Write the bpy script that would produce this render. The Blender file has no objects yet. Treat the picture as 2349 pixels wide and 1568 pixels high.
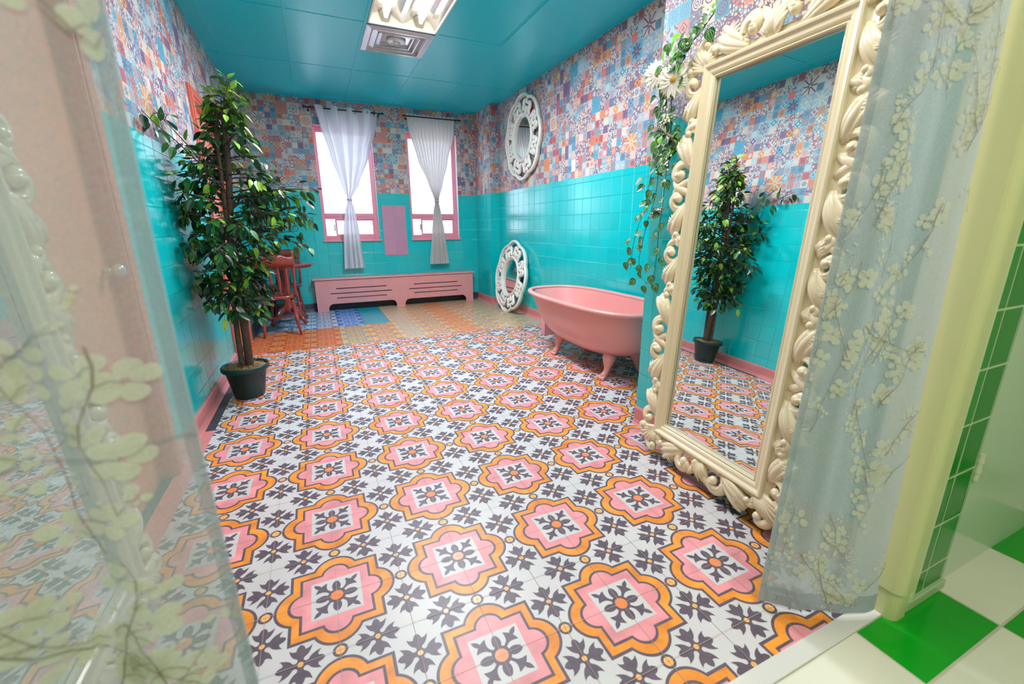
import bpy, bmesh, math, random
from math import sin, cos, pi, radians, sqrt, atan2, exp
from mathutils import Vector, Matrix, Euler

sc = bpy.context.scene
col = sc.collection

# ---------------------------------------------------------------- camera, sky, lamps, exposure
F_PX, YAW, PITCH, ROLL, CAM_H = 981.69, -0.419268, -0.262964, 0.007881, 1.16045
cam_d = bpy.data.cameras.new('camera')
cam_d.sensor_fit = 'HORIZONTAL'
cam_d.sensor_width = 36.0
cam_d.lens = F_PX / 2349.0 * 36.0
cam_d.clip_start = 0.02
cam_d.dof.use_dof = True
cam_d.dof.focus_distance = 2.6
cam_d.dof.aperture_fstop = 2.6
cam = bpy.data.objects.new('camera', cam_d)
col.objects.link(cam)
def rot3(a, b, c):
    return (Matrix.Rotation(a, 3, 'Z') @ Matrix.Rotation(b, 3, 'X') @ Matrix.Rotation(c, 3, 'Y'))
Rm = rot3(YAW, PITCH, ROLL)
Mc = Matrix((( Rm[0][0], Rm[0][2], -Rm[0][1], 0.0),
             ( Rm[1][0], Rm[1][2], -Rm[1][1], 0.0),
             ( Rm[2][0], Rm[2][2], -Rm[2][1], CAM_H),
             (0, 0, 0, 1)))
cam.matrix_world = Mc
sc.camera = cam

world = bpy.data.worlds.new('sky')
sc.world = world
world.use_nodes = True
bg = world.node_tree.nodes['Background']
bg.inputs[0].default_value = (0.80, 0.88, 1.0, 1)
bg.inputs[1].default_value = 4.0

def area(name, loc, rot, sx, sy, power, colr, portal=False, spread=180):
    d = bpy.data.lights.new(name, 'AREA')
    d.shape = 'RECTANGLE'; d.size = sx; d.size_y = sy
    d.energy = power; d.color = colr; d.spread = radians(spread)
    if portal: d.cycles.is_portal = True
    o = bpy.data.objects.new(name, d); col.objects.link(o)
    o.location = loc; o.rotation_euler = rot
    return o
# daylight standing outside the two windows
DAY = (0.78, 0.86, 1.0)
area('daylight', (0.508, 6.95, 1.74), (radians(-90), 0, 0), 0.76, 1.5, 1, DAY, portal=True)
area('daylight', (1.741, 6.95, 1.74), (radians(-90), 0, 0), 0.75, 1.5, 1, DAY, portal=True)
# ceiling lamp of the green room the picture is taken from
area('hall_lamp', (0.5, -0.75, 2.55), (0, 0, 0), 1.1, 0.5, 36, (1.0, 0.97, 0.86))
# added fill light above the frame, brightening the pink room's foreground and mirror
area('room_fill', (0.89, 1.25, 2.76), (0, 0, 0), 0.55, 1.15, 27, (1.0, 0.93, 0.88))
# light of the visible two-tube ceiling fixture
area('tube_lamp', (0.89, 3.66, 2.80), (0, 0, 0), 0.5, 1.1, 98, (0.86, 0.91, 1.0))

vs = sc.view_settings
vs.view_transform = 'Standard'
vs.look = 'None'
vs.exposure = 0.18
vs.gamma = 1.0
vs.use_curve_mapping = False
cy = sc.cycles
cy.max_bounces = 10; cy.diffuse_bounces = 5; cy.glossy_bounces = 5
cy.transparent_max_bounces = 32; cy.transmission_bounces = 6
cy.sample_clamp_indirect = 6.0
cy.caustics_reflective = False; cy.caustics_refractive = False
cy.use_denoising = True

# room figures (metres)
XL, XR, YF, YN, HC = -0.756, 2.549, 6.78, 0.60, 2.8107
ZW = 1.643          # where wallpaper meets tile
XP, YP = 1.667, 1.893   # corner of the chase the big mirror leans on

# ---------------------------------------------------------------- node helpers
class S:
    """a value socket with arithmetic"""
    def __init__(s, nt, sk): s.nt = nt; s.sk = sk
    def _m(s, op, *a, clamp=False):
        n = s.nt.nodes.new('ShaderNodeMath'); n.operation = op; n.use_clamp = clamp
        for i, v in enumerate((s,) + a):
            if isinstance(v, S): s.nt.links.new(v.sk, n.inputs[i])
            else: n.inputs[i].default_value = v
        return S(s.nt, n.outputs[0])
    def __add__(s, o): return s._m('ADD', o)
    __radd__ = __add__
    def __sub__(s, o): return s._m('SUBTRACT', o)
    def __rsub__(s, o): return (s * -1.0) + o
    def __mul__(s, o): return s._m('MULTIPLY', o)
    __rmul__ = __mul__
    def __truediv__(s, o): return s._m('DIVIDE', o)
    def lt(s, o): return s._m('LESS_THAN', o)
    def gt(s, o): return s._m('GREATER_THAN', o)
    def floor(s): return s._m('FLOOR')
    def frac(s): return s._m('FRACT')
    def abs(s): return s._m('ABSOLUTE')
    def mn(s, o): return s._m('MINIMUM', o)
    def mx(s, o): return s._m('MAXIMUM', o)
    def sin(s): return s._m('SINE')
    def cos(s): return s._m('COSINE')
    def sqrt(s): return s._m('SQRT')
    def atan2(s, o): return s._m('ARCTAN2', o)
    def sat(s): return s._m('ADD', 0.0, clamp=True)
def hyp(a, b): return (a * a + b * b).sqrt()
def between(v, a, b): return v.gt(a) * v.lt(b)

def new_mat(name, base=(0.8, 0.8, 0.8), rough=0.5, metal=0.0, spec=0.5, coat=0.0, noise=0.0, nscale=20.0, bump=0.0, bscale=60.0):
    m = bpy.data.materials.new(name); m.use_nodes = True
    nt = m.node_tree; b = nt.nodes['Principled BSDF']
    b.inputs['Base Color'].default_value = (*base, 1)
    b.inputs['Roughness'].default_value = rough
    b.inputs['Metallic'].default_value = metal
    b.inputs['Specular IOR Level'].default_value = spec
    b.inputs['Coat Weight'].default_value = coat
    b.inputs['Coat Roughness'].default_value = 0.12
    if noise > 0:
        tc = nt.nodes.new('ShaderNodeTexCoord')
        n = nt.nodes.new('ShaderNodeTexNoise'); n.inputs['Scale'].default_value = nscale
        n.inputs['Detail'].default_value = 4.0
        nt.links.new(tc.outputs['Object'], n.inputs['Vector'])
        r = nt.nodes.new('ShaderNodeValToRGB')
        lo = tuple(max(0, c * (1 - noise)) for c in base); hi = tuple(min(1, c * (1 + noise)) for c in base)
        r.color_ramp.elements[0].color = (*lo, 1); r.color_ramp.elements[0].position = 0.3
        r.color_ramp.elements[1].color = (*hi, 1); r.color_ramp.elements[1].position = 0.7
        nt.links.new(n.outputs['Fac'], r.inputs['Fac'])
        nt.links.new(r.outputs['Color'], b.inputs['Base Color'])
    if bump > 0:
        tc = nt.nodes.new('ShaderNodeTexCoord')
        n = nt.nodes.new('ShaderNodeTexNoise'); n.inputs['Scale'].default_value = bscale
        n.inputs['Detail'].default_value = 3.0
        nt.links.new(tc.outputs['Object'], n.inputs['Vector'])
        bp = nt.nodes.new('ShaderNodeBump'); bp.inputs['Strength'].default_value = bump
        bp.inputs['Distance'].default_value = 0.004
        nt.links.new(n.outputs['Fac'], bp.inputs['Height'])
        nt.links.new(bp.outputs['Normal'], b.inputs['Normal'])
    return m

def world_axes(nt):
    g = nt.nodes.new('ShaderNodeNewGeometry')
    s = nt.nodes.new('ShaderNodeSeparateXYZ')
    nt.links.new(g.outputs['Position'], s.inputs[0])
    return tuple(S(nt, s.outputs[i]) for i in range(3))

def ramp(nt, fac, cols, const=True):
    r = nt.nodes.new('ShaderNodeValToRGB')
    cr = r.color_ramp
    cr.interpolation = 'CONSTANT' if const else 'LINEAR'
    n = len(cols)
    while len(cr.elements) < n: cr.elements.new(0.5)
    for i, c in enumerate(cols):
        cr.elements[i].position = i / n if const else i / (n - 1)
        cr.elements[i].color = (*c, 1)
    nt.links.new(fac.sk, r.inputs['Fac'])
    return r.outputs['Color']

def mixc(nt, fac, a, b):
    n = nt.nodes.new('ShaderNodeMix'); n.data_type = 'RGBA'
    if isinstance(fac, S): nt.links.new(fac.sk, n.inputs[0])
    else: n.inputs[0].default_value = fac
    for i, v in ((6, a), (7, b)):
        if isinstance(v, tuple): n.inputs[i].default_value = (*v, 1)
        else: nt.links.new(v, n.inputs[i])
    return n.outputs[2]

def white(nt, a, b, seed=0.0):
    c = nt.nodes.new('ShaderNodeCombineXYZ')
    nt.links.new(a.sk, c.inputs[0]); nt.links.new(b.sk, c.inputs[1]); c.inputs[2].default_value = seed
    w = nt.nodes.new('ShaderNodeTexWhiteNoise'); w.noise_dimensions = '3D'
    nt.links.new(c.outputs[0], w.inputs['Vector'])
    return S(nt, w.outputs['Value'])

def bump_from(nt, h, strength, dist):
    b = nt.nodes.new('ShaderNodeBump'); b.inputs['Strength'].default_value = strength
    b.inputs['Distance'].default_value = dist
    nt.links.new(h.sk, b.inputs['Height'])
    return b.outputs['Normal']

def tile_mat(name, axis, base, grout, sz=(0.1557, 0.1557), off=(0.0, 0.03), line=0.0028, rough=0.17, var=0.05, wob=0.35, spec=1.0):
    m = bpy.data.materials.new(name); m.use_nodes = True
    nt = m.node_tree; b = nt.nodes['Principled BSDF']
    X, Y, Z = world_axes(nt)
    u = (X if axis == 'x' else Y)
    a = (u - off[0]) / sz[0]; c = (Z - off[1]) / sz[1]
    fa = ((a.frac() - 0.5).abs() * -1.0 + 0.5) * sz[0]
    fc = ((c.frac() - 0.5).abs() * -1.0 + 0.5) * sz[1]
    d = fa.mn(fc)
    g = d.lt(line * 0.5)
    r = white(nt, a.floor(), c.floor())
    lo = tuple(v * (1 - var) for v in base); hi = tuple(v * (1 + var) for v in base)
    cc = mixc(nt, r, lo, hi)
    nt.links.new(mixc(nt, g, cc, grout), b.inputs['Base Color'])
    n = nt.nodes.new('ShaderNodeTexNoise'); n.inputs['Scale'].default_value = 14.0
    gn = nt.nodes.new('ShaderNodeNewGeometry'); nt.links.new(gn.outputs['Position'], n.inputs['Vector'])
    hgt = (d / (line * 1.6)).mn(1.0) + S(nt, n.outputs['Fac']) * wob
    nt.links.new(bump_from(nt, hgt, 0.55, 0.0022), b.inputs['Normal'])
    b.inputs['Roughness'].default_value = rough
    b.inputs['Specular IOR Level'].default_value = spec
    return m

def wallpaper_mat(name, axis, T=0.068, pth=0.60, vsc=3.0, vth=0.055):
    m = bpy.data.materials.new(name); m.use_nodes = True
    nt = m.node_tree; b = nt.nodes['Principled BSDF']
    X, Y, Z = world_axes(nt)
    u = (X if axis == 'x' else Y) / T; v = (Z - ZW) / T
    bu, bv = (u / 2.0).floor(), (v / 2.0).floor()
    big = white(nt, bu, bv, 3.3).gt(0.86)
    k = 1.0 - big * 0.5
    cu, cv = u * k, v * k
    iu, iv = cu.floor(), cv.floor()
    fx, fy = cu.frac() - 0.5, cv.frac() - 0.5
    sd = big * 17.0
    r1 = white(nt, iu + sd, iv, 1.7); r2 = white(nt, iu + sd, iv, 5.1); r3 = white(nt, iu, iv + sd, 9.4)
    ax, ay = fx.abs(), fy.abs()
    r = hyp(fx, fy); an = fy.atan2(fx)
    m1 = (r * 42.0).sin().gt(0.1) * r.lt(0.44)
    m2 = ((ax - ay).abs().lt(0.055)).mx(ax.mn(ay).lt(0.045)) * r.gt(0.07)
    m3 = r.lt((an * 8.0).cos() * 0.07 + 0.36) * r.gt((an * 8.0).cos() * 0.06 + 0.27)
    m3 = m3.mx(r.lt((an * 6.0).cos() * 0.06 + 0.13))
    rc = hyp(ax - 0.5, ay - 0.5)
    m4 = between(rc, 0.22, 0.34).mx(r.lt(0.14)).mx(rc.lt(0.1))
    dd = ax + ay
    m5 = between(dd, 0.30, 0.40).mx(dd.lt(0.16)).mx(ax.mx(ay).gt(0.455))
    m6 = (r * 9.0 - (an * 8.0).cos() * 1.1).sin().gt(0.25)
    msk = between(r1, -1, 0.16) * m1 + between(r1, 0.16, 0.34) * m2 + between(r1, 0.34, 0.55) * m3 \
        + between(r1, 0.55, 0.72) * m4 + between(r1, 0.72, 0.84) * m5 + between(r1, 0.84, 2) * m6
    base = ramp(nt, r2, [(0.60, 0.50, 0.46), (0.62, 0.14, 0.12), (0.11, 0.31, 0.43), (0.33, 0.46, 0.52), (0.70, 0.55, 0.46),
                         (0.68, 0.28, 0.10), (0.20, 0.14, 0.24), (0.28, 0.42, 0.50), (0.55, 0.42, 0.42), (0.10, 0.36, 0.50), (0.62, 0.24, 0.20)])
    fore = ramp(nt, r3, [(0.16, 0.08, 0.15), (0.62, 0.57, 0.50), (0.12, 0.28, 0.38), (0.22, 0.12, 0.20), (0.60, 0.22, 0.16), (0.55, 0.62, 0.62)])
    c1 = mixc(nt, msk.sat(), base, fore)
    # pebble mosaic of pale petals on aubergine, running over several squares
    cx = nt.nodes.new('ShaderNodeCombineXYZ')
    nt.links.new(u.sk, cx.inputs[0]); nt.links.new(v.sk, cx.inputs[1])
    vo = nt.nodes.new('ShaderNodeTexVoronoi'); vo.feature = 'F1'; vo.inputs['Scale'].default_value = vsc
    vo.inputs['Randomness'].default_value = 0.75
    nt.links.new(cx.outputs[0], vo.inputs['Vector'])
    v2 = nt.nodes.new('ShaderNodeTexVoronoi'); v2.feature = 'DISTANCE_TO_EDGE'; v2.inputs['Scale'].default_value = vsc
    v2.inputs['Randomness'].default_value = 0.75
    nt.links.new(cx.outputs[0], v2.inputs['Vector'])
    sp = nt.nodes.new('ShaderNodeSeparateXYZ'); nt.links.new(vo.outputs['Color'], sp.inputs[0])
    pc = ramp(nt, S(nt, sp.outputs[0]), [(0.42, 0.58, 0.62), (0.66, 0.24, 0.18), (0.72, 0.50, 0.34), (0.42, 0.58, 0.62), (0.68, 0.60, 0.54)])
    peb = mixc(nt, S(nt, v2.outputs['Distance']).gt(vth) * S(nt, vo.outputs['Distance']).lt(0.60), (0.24, 0.15, 0.24), pc)
    no = nt.nodes.new('ShaderNodeTexNoise'); no.inputs['Scale'].default_value = 0.42; no.inputs['Detail'].default_value = 0
    c2 = nt.nodes.new('ShaderNodeCombineXYZ'); nt.links.new(iu.sk, c2.inputs[0]); nt.links.new(iv.sk, c2.inputs[1])
    nt.links.new(c2.outputs[0], no.inputs['Vector'])
    pm = S(nt, no.outputs['Fac']).gt(pth)
    c3 = mixc(nt, pm, c1, peb)
    edge = (fx.abs().mx(fy.abs())).gt(0.485)
    nt.links.new(mixc(nt, edge * 0.35, c3, (0.55, 0.5, 0.5)), b.inputs['Base Color'])
    b.inputs['Roughness'].default_value = 0.5
    return m

# ---------------------------------------------------------------- mesh helpers
class MB:
    def __init__(s): s.v = []; s.f = []; s.m = []
    def add(s, vs, fs, mi=0):
        o = len(s.v); s.v += [tuple(p) for p in vs]
        for f in fs: s.f.append(tuple(i + o for i in f)); s.m.append(mi)
    def box(s, x0, x1, y0, y1, z0, z1, mi=0):
        s.add([(x0, y0, z0), (x1, y0, z0), (x1, y1, z0), (x0, y1, z0), (x0, y0, z1), (x1, y0, z1), (x1, y1, z1), (x0, y1, z1)],
              [(0, 3, 2, 1), (4, 5, 6, 7), (0, 1, 5, 4), (1, 2, 6, 5), (2, 3, 7, 6), (3, 0, 4, 7)], mi)
    def poly(s, pts, mi=0): s.add(pts, [tuple(range(len(pts)))], mi)
    def grid(s, fn, nu, nv, mi=0, cu=False, cv=False):
        vs = []; U = nu if cu else nu + 1; V = nv if cv else nv + 1
        for j in range(V):
            for i in range(U): vs.append(fn(i / nu, j / nv))
        fs = []
        for j in range(nv):
            for i in range(nu):
                a, b_ = i % U, (i + 1) % U; c, d = j % V, (j + 1) % V
                fs.append((c * U + a, c * U + b_, d * U + b_, d * U + a))
        s.add(vs, fs, mi)
    def lathe(s, prof, c=(0, 0, 0), seg=24, mi=0, cap=True, sx=1.0, sy=1.0):
        vs = []; n = len(prof)
        for r, z in prof:
            for i in range(seg):
                a = 2 * pi * i / seg
                vs.append((c[0] + r * cos(a) * sx, c[1] + r * sin(a) * sy, c[2] + z))
        fs = []
        for j in range(n - 1):
            for i in range(seg):
                k = (i + 1) % seg
                fs.append((j * seg + i, j * seg + k, (j + 1) * seg + k, (j + 1) * seg + i))
        if cap:
            fs.append(tuple(reversed(range(seg)))); fs.append(tuple((n - 1) * seg + i for i in range(seg)))
        s.add(vs, fs, mi)
    def tube(s, pts, rad, seg=8, mi=0, flat=None, fk=1.0, closed=False):
        """sweep; flat = axis vector squeezed by fk"""
        P = [Vector(p) for p in pts]; n = len(P)
        if not isinstance(rad, (list, tuple)): rad = [rad] * n
        up = Vector((0.31, 0.17, 0.93)); vs = []
        prev = None
        for i in range(n):
            if closed: t = P[(i + 1) % n] - P[i - 1]
            else: t = P[min(i + 1, n - 1)] - P[max(i - 1, 0)]
            if t.length < 1e-9: t = Vector((0, 0, 1))
            t.normalize()
            if prev is None:
                a = t.cross(up)
                if a.length < 1e-3: a = t.cross(Vector((1, 0, 0)))
            else: a = prev - t * prev.dot(t)
            a.normalize(); prev = a; b_ = t.cross(a)
            for k in range(seg):
                w = 2 * pi * k / seg
                d = a * (cos(w) * rad[i]) + b_ * (sin(w) * rad[i])
                if flat is not None: d = d - flat * (d.dot(flat) * (1 - fk))
                vs.append(P[i] + d)
        fs = []
        for j in range(n if closed else n - 1):
            j2 = (j + 1) % n
            for k in range(seg):
                q = (k + 1) % seg
                fs.append((j * seg + k, j * seg + q, j2 * seg + q, j2 * seg + k))
        if not closed:
            fs.append(tuple(reversed(range(seg)))); fs.append(tuple((n - 1) * seg + k for k in range(seg)))
        s.add(vs, fs, mi)
    def ball(s, c, rx, ry=None, rz=None, seg=12, rg=8, mi=0):
        ry = ry or rx; rz = rz or rx
        s.lathe([(max(1e-4, sin(pi * j / rg)) * 1.0, -cos(pi * j / rg)) for j in range(rg + 1)], (0, 0, 0), seg, mi, True)
        n = seg * (rg + 1)
        for i in range(len(s.v) - n, len(s.v)):
            x, y, z = s.v[i]; s.v[i] = (c[0] + x * rx, c[1] + y * ry, c[2] + z * rz)
    def build(s, name, mats, parent=None, smooth=False, bevel=0.0, kind=None, label=None):
        me = bpy.data.meshes.new(name)
        me.from_pydata(s.v, [], s.f)
        if not isinstance(mats, (list, tuple)): mats = [mats]
        for m in mats: me.materials.append(m)
        me.polygons.foreach_set('material_index', s.m)
        if smooth: me.polygons.foreach_set('use_smooth', [True] * len(s.f))
        me.update()
        o = bpy.data.objects.new(name, me); col.objects.link(o)
        if parent is not None: o.parent = parent
        if bevel > 0:
            b_ = o.modifiers.new('soft_edge', 'BEVEL'); b_.width = bevel; b_.segments = 2; b_.limit_method = 'ANGLE'
        if kind: o['kind'] = kind
        if label: o['label'] = label
        return o

def thing(name, label, cat, loc=(0, 0, 0), rot=(0, 0, 0), group=None):
    o = bpy.data.objects.new(name, None); col.objects.link(o)
    o.empty_display_size = 0.1
    o.location = loc; o.rotation_euler = rot; o['label'] = label; o['category'] = cat
    if group: o['group'] = group
    return o
def tag(o, label, cat, group=None):
    o['label'] = label; o['category'] = cat
    if group: o['group'] = group
    return o
def copy_tree(o, parent=None):
    c = o.copy(); col.objects.link(c); c.parent = parent
    for ch in [x for x in bpy.data.objects if x.parent is o]: copy_tree(ch, c)
    return c
def bez(p0, p1, p2, p3, n):
    out = []
    for i in range(n + 1):
        t = i / n; a = (1 - t) ** 3; b_ = 3 * t * (1 - t) ** 2; c = 3 * t * t * (1 - t); d = t ** 3
        out.append(tuple(a * p0[k] + b_ * p1[k] + c * p2[k] + d * p3[k] for k in range(len(p0))))
    return out
def curve_plate(outline, holes, thick):
    """flat plate in local XZ with real holes, front at y=-thick/2"""
    cu = bpy.data.curves.new('plate', 'CURVE'); cu.dimensions = '2D'; cu.fill_mode = 'BOTH'; cu.extrude = thick / 2
    for lp in [outline] + holes:
        sp = cu.splines.new('POLY'); sp.points.add(len(lp) - 1); sp.use_cyclic_u = True
        for i, p in enumerate(lp): sp.points[i].co = (p[0], p[1], 0, 1)
    o = bpy.data.objects.new('plate', cu); col.objects.link(o)
    dg = bpy.context.evaluated_depsgraph_get()
    me = bpy.data.meshes.new_from_object(o.evaluated_get(dg))
    bpy.data.objects.remove(o)
    me.transform(Matrix.Rotation(radians(90), 4, 'X'))
    return me

# ---------------------------------------------------------------- materials
TEAL = (0.0, 0.53, 0.56)
M = {}
M['tile_x'] = tile_mat('teal_tile_x', 'x', TEAL, (0.0, 0.43, 0.44))
M['tile_y'] = tile_mat('teal_tile_y', 'y', TEAL, (0.0, 0.43, 0.44), off=(0.02, 0.03))
M['paper_x'] = wallpaper_mat('wallpaper_x', 'x')
M['paper_y'] = wallpaper_mat('wallpaper_y', 'y')
M['paper_chase'] = wallpaper_mat('wallpaper_chase', 'y', 0.072, 0.47, 4.6, 0.10)
M['ceil'] = new_mat('teal_ceiling', (0.0, 0.60, 0.74), 0.30, bump=0.3, bscale=160)
M['pink'] = new_mat('pink_paint', (0.78, 0.33, 0.34), 0.35, noise=0.04, nscale=6)
M['pinkbase'] = new_mat('pink_baseboard_paint', (0.66, 0.22, 0.22), 0.4, noise=0.06, nscale=8)
M['pinkwin'] = new_mat('pink_window_paint', (0.78, 0.30, 0.38), 0.35)
M['pinkpanel'] = new_mat('pink_panel_paint', (0.66, 0.27, 0.40), 0.35)
M['tub'] = new_mat('tub_pink', (0.76, 0.32, 0.30), 0.25, noise=0.03, nscale=5)
M['orange'] = new_mat('salmon_door_paint', (0.85, 0.33, 0.20), 0.35, noise=0.05, nscale=3)
M['coral'] = new_mat('coral_trim_paint', (0.72, 0.15, 0.10), 0.35)
M['chair'] = new_mat('red_brown_gloss', (0.27, 0.046, 0.038), 0.18, coat=0.4, noise=0.15, nscale=9)
M['cream'] = new_mat('cream_lacquer', (0.80, 0.70, 0.50), 0.24, coat=0.25)
M['whitelac'] = new_mat('white_lacquer', (0.80, 0.78, 0.72), 0.24, coat=0.3)
M['gold'] = new_mat('pot_green', (0.006, 0.035, 0.035), 0.38, bump=0.2, bscale=220)
M['mulch'] = new_mat('straw_mulch', (0.32, 0.19, 0.08), 0.9, noise=0.5, nscale=60, bump=1.0, bscale=90)
M['bark'] = new_mat('bark', (0.10, 0.062, 0.045), 0.75, noise=0.35, nscale=25, bump=0.6, bscale=60)
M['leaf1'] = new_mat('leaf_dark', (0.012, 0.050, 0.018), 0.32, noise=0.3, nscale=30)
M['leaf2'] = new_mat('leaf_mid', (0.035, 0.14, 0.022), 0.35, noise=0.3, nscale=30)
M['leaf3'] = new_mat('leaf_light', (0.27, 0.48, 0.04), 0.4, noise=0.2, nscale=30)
M['black'] = new_mat('black_metal', (0.02, 0.02, 0.025), 0.35, metal=0.6)
M['dark'] = new_mat('dark_base', (0.045, 0.05, 0.07), 0.5, noise=0.25, nscale=12)
M['greenpaint'] = new_mat('green_tile_floor', (0.0, 0.33, 0.01), 0.16, noise=0.05, nscale=4)
M['whitefloor'] = new_mat('white_tile_floor', (0.72, 0.70, 0.60), 0.2, noise=0.04, nscale=5)
M['jamb'] = new_mat('yellow_cream_paint', (0.62, 0.60, 0.32), 0.35, bump=0.15, bscale=8)
M['hall'] = new_mat('hall_wall', (0.60, 0.68, 0.52), 0.5)
M['plate'] = new_mat('switch_plate', (0.8, 0.78, 0.72), 0.3)
M['steel'] = new_mat('brushed_vent_metal', (0.72, 0.68, 0.72), 0.25, metal=0.45)
M['troffer'] = new_mat('troffer_enamel', (0.88, 0.84, 0.74), 0.25, metal=0.0)
M['trofside'] = new_mat('troffer_reflector', (0.85, 0.83, 0.78), 0.12, metal=0.9)

def mirror_mat():
    m = bpy.data.materials.new('mirror_silver'); m.use_nodes = True
    b = m.node_tree.nodes['Principled BSDF']
    b.inputs['Base Color'].default_value = (0.86, 0.90, 0.88, 1); b.inputs['Metallic'].default_value = 1
    b.inputs['Roughness'].default_value = 0.0
    return m
M['mirror'] = mirror_mat()

def emit_mat(name, c, s):
    m = bpy.data.materials.new(name); m.use_nodes = True; nt = m.node_tree
    nt.nodes.remove(nt.nodes['Principled BSDF'])
    e = nt.nodes.new('ShaderNodeEmission'); e.inputs[0].default_value = (*c, 1); e.inputs[1].default_value = s
    nt.links.new(e.outputs[0], nt.nodes['Material Output'].inputs[0])
    return m
M['tubelight'] = emit_mat('fluorescent_tube', (1.0, 0.95, 0.88), 26.0)

def glass_mat():
    m = bpy.data.materials.new('window_glass'); m.use_nodes = True; nt = m.node_tree
    nt.nodes.remove(nt.nodes['Principled BSDF'])
    t = nt.nodes.new('ShaderNodeBsdfTransparent'); t.inputs[0].default_value = (0.97, 0.99, 1, 1)
    g = nt.nodes.new('ShaderNodeBsdfGlossy'); g.inputs['Roughness'].default_value = 0.0
    x = nt.nodes.new('ShaderNodeMixShader'); x.inputs[0].default_value = 0.05
    nt.links.new(t.outputs[0], x.inputs[1]); nt.links.new(g.outputs[0], x.inputs[2])
    nt.links.new(x.outputs[0], nt.nodes['Material Output'].inputs[0])
    return m
M['glass'] = glass_mat()

def sheer_mat(name, c, transp, transl=0.5, noise=0.0, c2=None, weave=True):
    m = bpy.data.materials.new(name); m.use_nodes = True; nt = m.node_tree
    nt.nodes.remove(nt.nodes['Principled BSDF'])
    t = nt.nodes.new('ShaderNodeBsdfTransparent')
    d = nt.nodes.new('ShaderNodeBsdfDiffuse'); l = nt.nodes.new('ShaderNodeBsdfTranslucent')
    tc = nt.nodes.new('ShaderNodeNewGeometry')
    n = nt.nodes.new('ShaderNodeTexNoise'); n.inputs['Scale'].default_value = 7.0; n.inputs['Detail'].default_value = 6
    nt.links.new(tc.outputs['Position'], n.inputs['Vector'])
    c2 = c2 or tuple(v * 0.9 for v in c)
    cc = mixc(nt, S(nt, n.outputs['Fac']), c, c2)
    nt.links.new(cc, d.inputs[0]); nt.links.new(cc, l.inputs[0])
    x = nt.nodes.new('ShaderNodeMixShader'); x.inputs[0].default_value = transl
    nt.links.new(d.outputs[0], x.inputs[1]); nt.links.new(l.outputs[0], x.inputs[2])
    y = nt.nodes.new('ShaderNodeMixShader')
    # thread density varies a little, so the see-through does too
    n2 = nt.nodes.new('ShaderNodeTexNoise'); n2.inputs['Scale'].default_value = 260.0; n2.inputs['Detail'].default_value = 1
    nt.links.new(tc.outputs['Position'], n2.inputs['Vector'])
    lw = nt.nodes.new('ShaderNodeLayerWeight'); lw.inputs['Blend'].default_value = 0.5
    fc = S(nt, lw.outputs['Facing'])
    f = (S(nt, n2.outputs['Fac']) - 0.5) * 0.35 + fc * fc * (transp * 1.2) + (1 - transp * 1.15)
    nt.links.new(f.sat().sk, y.inputs[0])
    nt.links.new(t.outputs[0], y.inputs[1]); nt.links.new(x.outputs[0], y.inputs[2])
    nt.links.new(y.outputs[0], nt.nodes['Material Output'].inputs[0])
    return m
M['sheer'] = sheer_mat('white_voile', (0.82, 0.80, 0.86), 0.03, 0.25)
M['voile2'] = sheer_mat('cream_voile', (0.84, 0.80, 0.79), 0.03, 0.28)
M['cloth'] = sheer_mat('blue_grey_gauze', (0.53, 0.60, 0.57), 0.165, 0.45, c2=(0.50, 0.54, 0.60))
M['cloth_thin'] = sheer_mat('blue_grey_thin_gauze', (0.47, 0.54, 0.52), 0.25, 0.45, c2=(0.44, 0.49, 0.55))
M['hem'] = sheer_mat('blue_grey_gauze_hem', (0.42, 0.48, 0.50), 0.5, 0.4)
M['petalprint'] = sheer_mat('cream_blossom_print', (0.76, 0.73, 0.62), 0.12, 0.35, c2=(0.72, 0.72, 0.64))
M['twigprint'] = sheer_mat('brown_twig_print', (0.30, 0.25, 0.20), 0.3, 0.3)

# =================================================================== FLOORS
P_, OX, OY = 0.411298, -0.065441, 1.274086
def vinyl_mats():
    return [new_mat('vinyl_white', (0.58, 0.56, 0.575), 0.42, noise=0.05, nscale=5),
            new_mat('vinyl_aubergine', (0.105, 0.075, 0.105), 0.42, noise=0.15, nscale=40),
            new_mat('vinyl_orange', (0.86, 0.27, 0.03), 0.42, noise=0.30, nscale=13),
            new_mat('vinyl_pink', (0.76, 0.28, 0.31), 0.42, noise=0.20, nscale=11),
            new_mat('vinyl_deep_orange', (0.90, 0.24, 0.06), 0.32),
            new_mat('vinyl_amber', (0.95, 0.46, 0.12), 0.32),
            new_mat('vinyl_seam', (0.46, 0.36, 0.33), 0.45)]
def fold8(half):
    """half: points of the outline from the +x axis up to the diagonal (x>=y>=0); returns the whole closed outline"""
    oct_ = half + [(y, x) for x, y in reversed(half[:-1])]
    out = []
    for k in range(4):
        c, s_ = [(1, 0), (0, 1), (-1, 0), (0, -1)][k]
        for x, y in oct_[:-1]: out.append((x * c - y * s_, x * s_ + y * c))
    return out
def arc_half(sq, c, r, n=12):
    """square of half side sq plus round lobes centred (c,0)"""
    th = math.acos(max(-1, min(1, (sq - c) / r)))
    pts = [(c + r * cos(th * i / n), r * sin(th * i / n)) for i in range(n + 1)]
    return pts + [(sq, sq)]
def circle(c, r, n=20): return [(c[0] + r * cos(2 * pi * i / n), c[1] + r * sin(2 * pi * i / n)) for i in range(n)]

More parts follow.
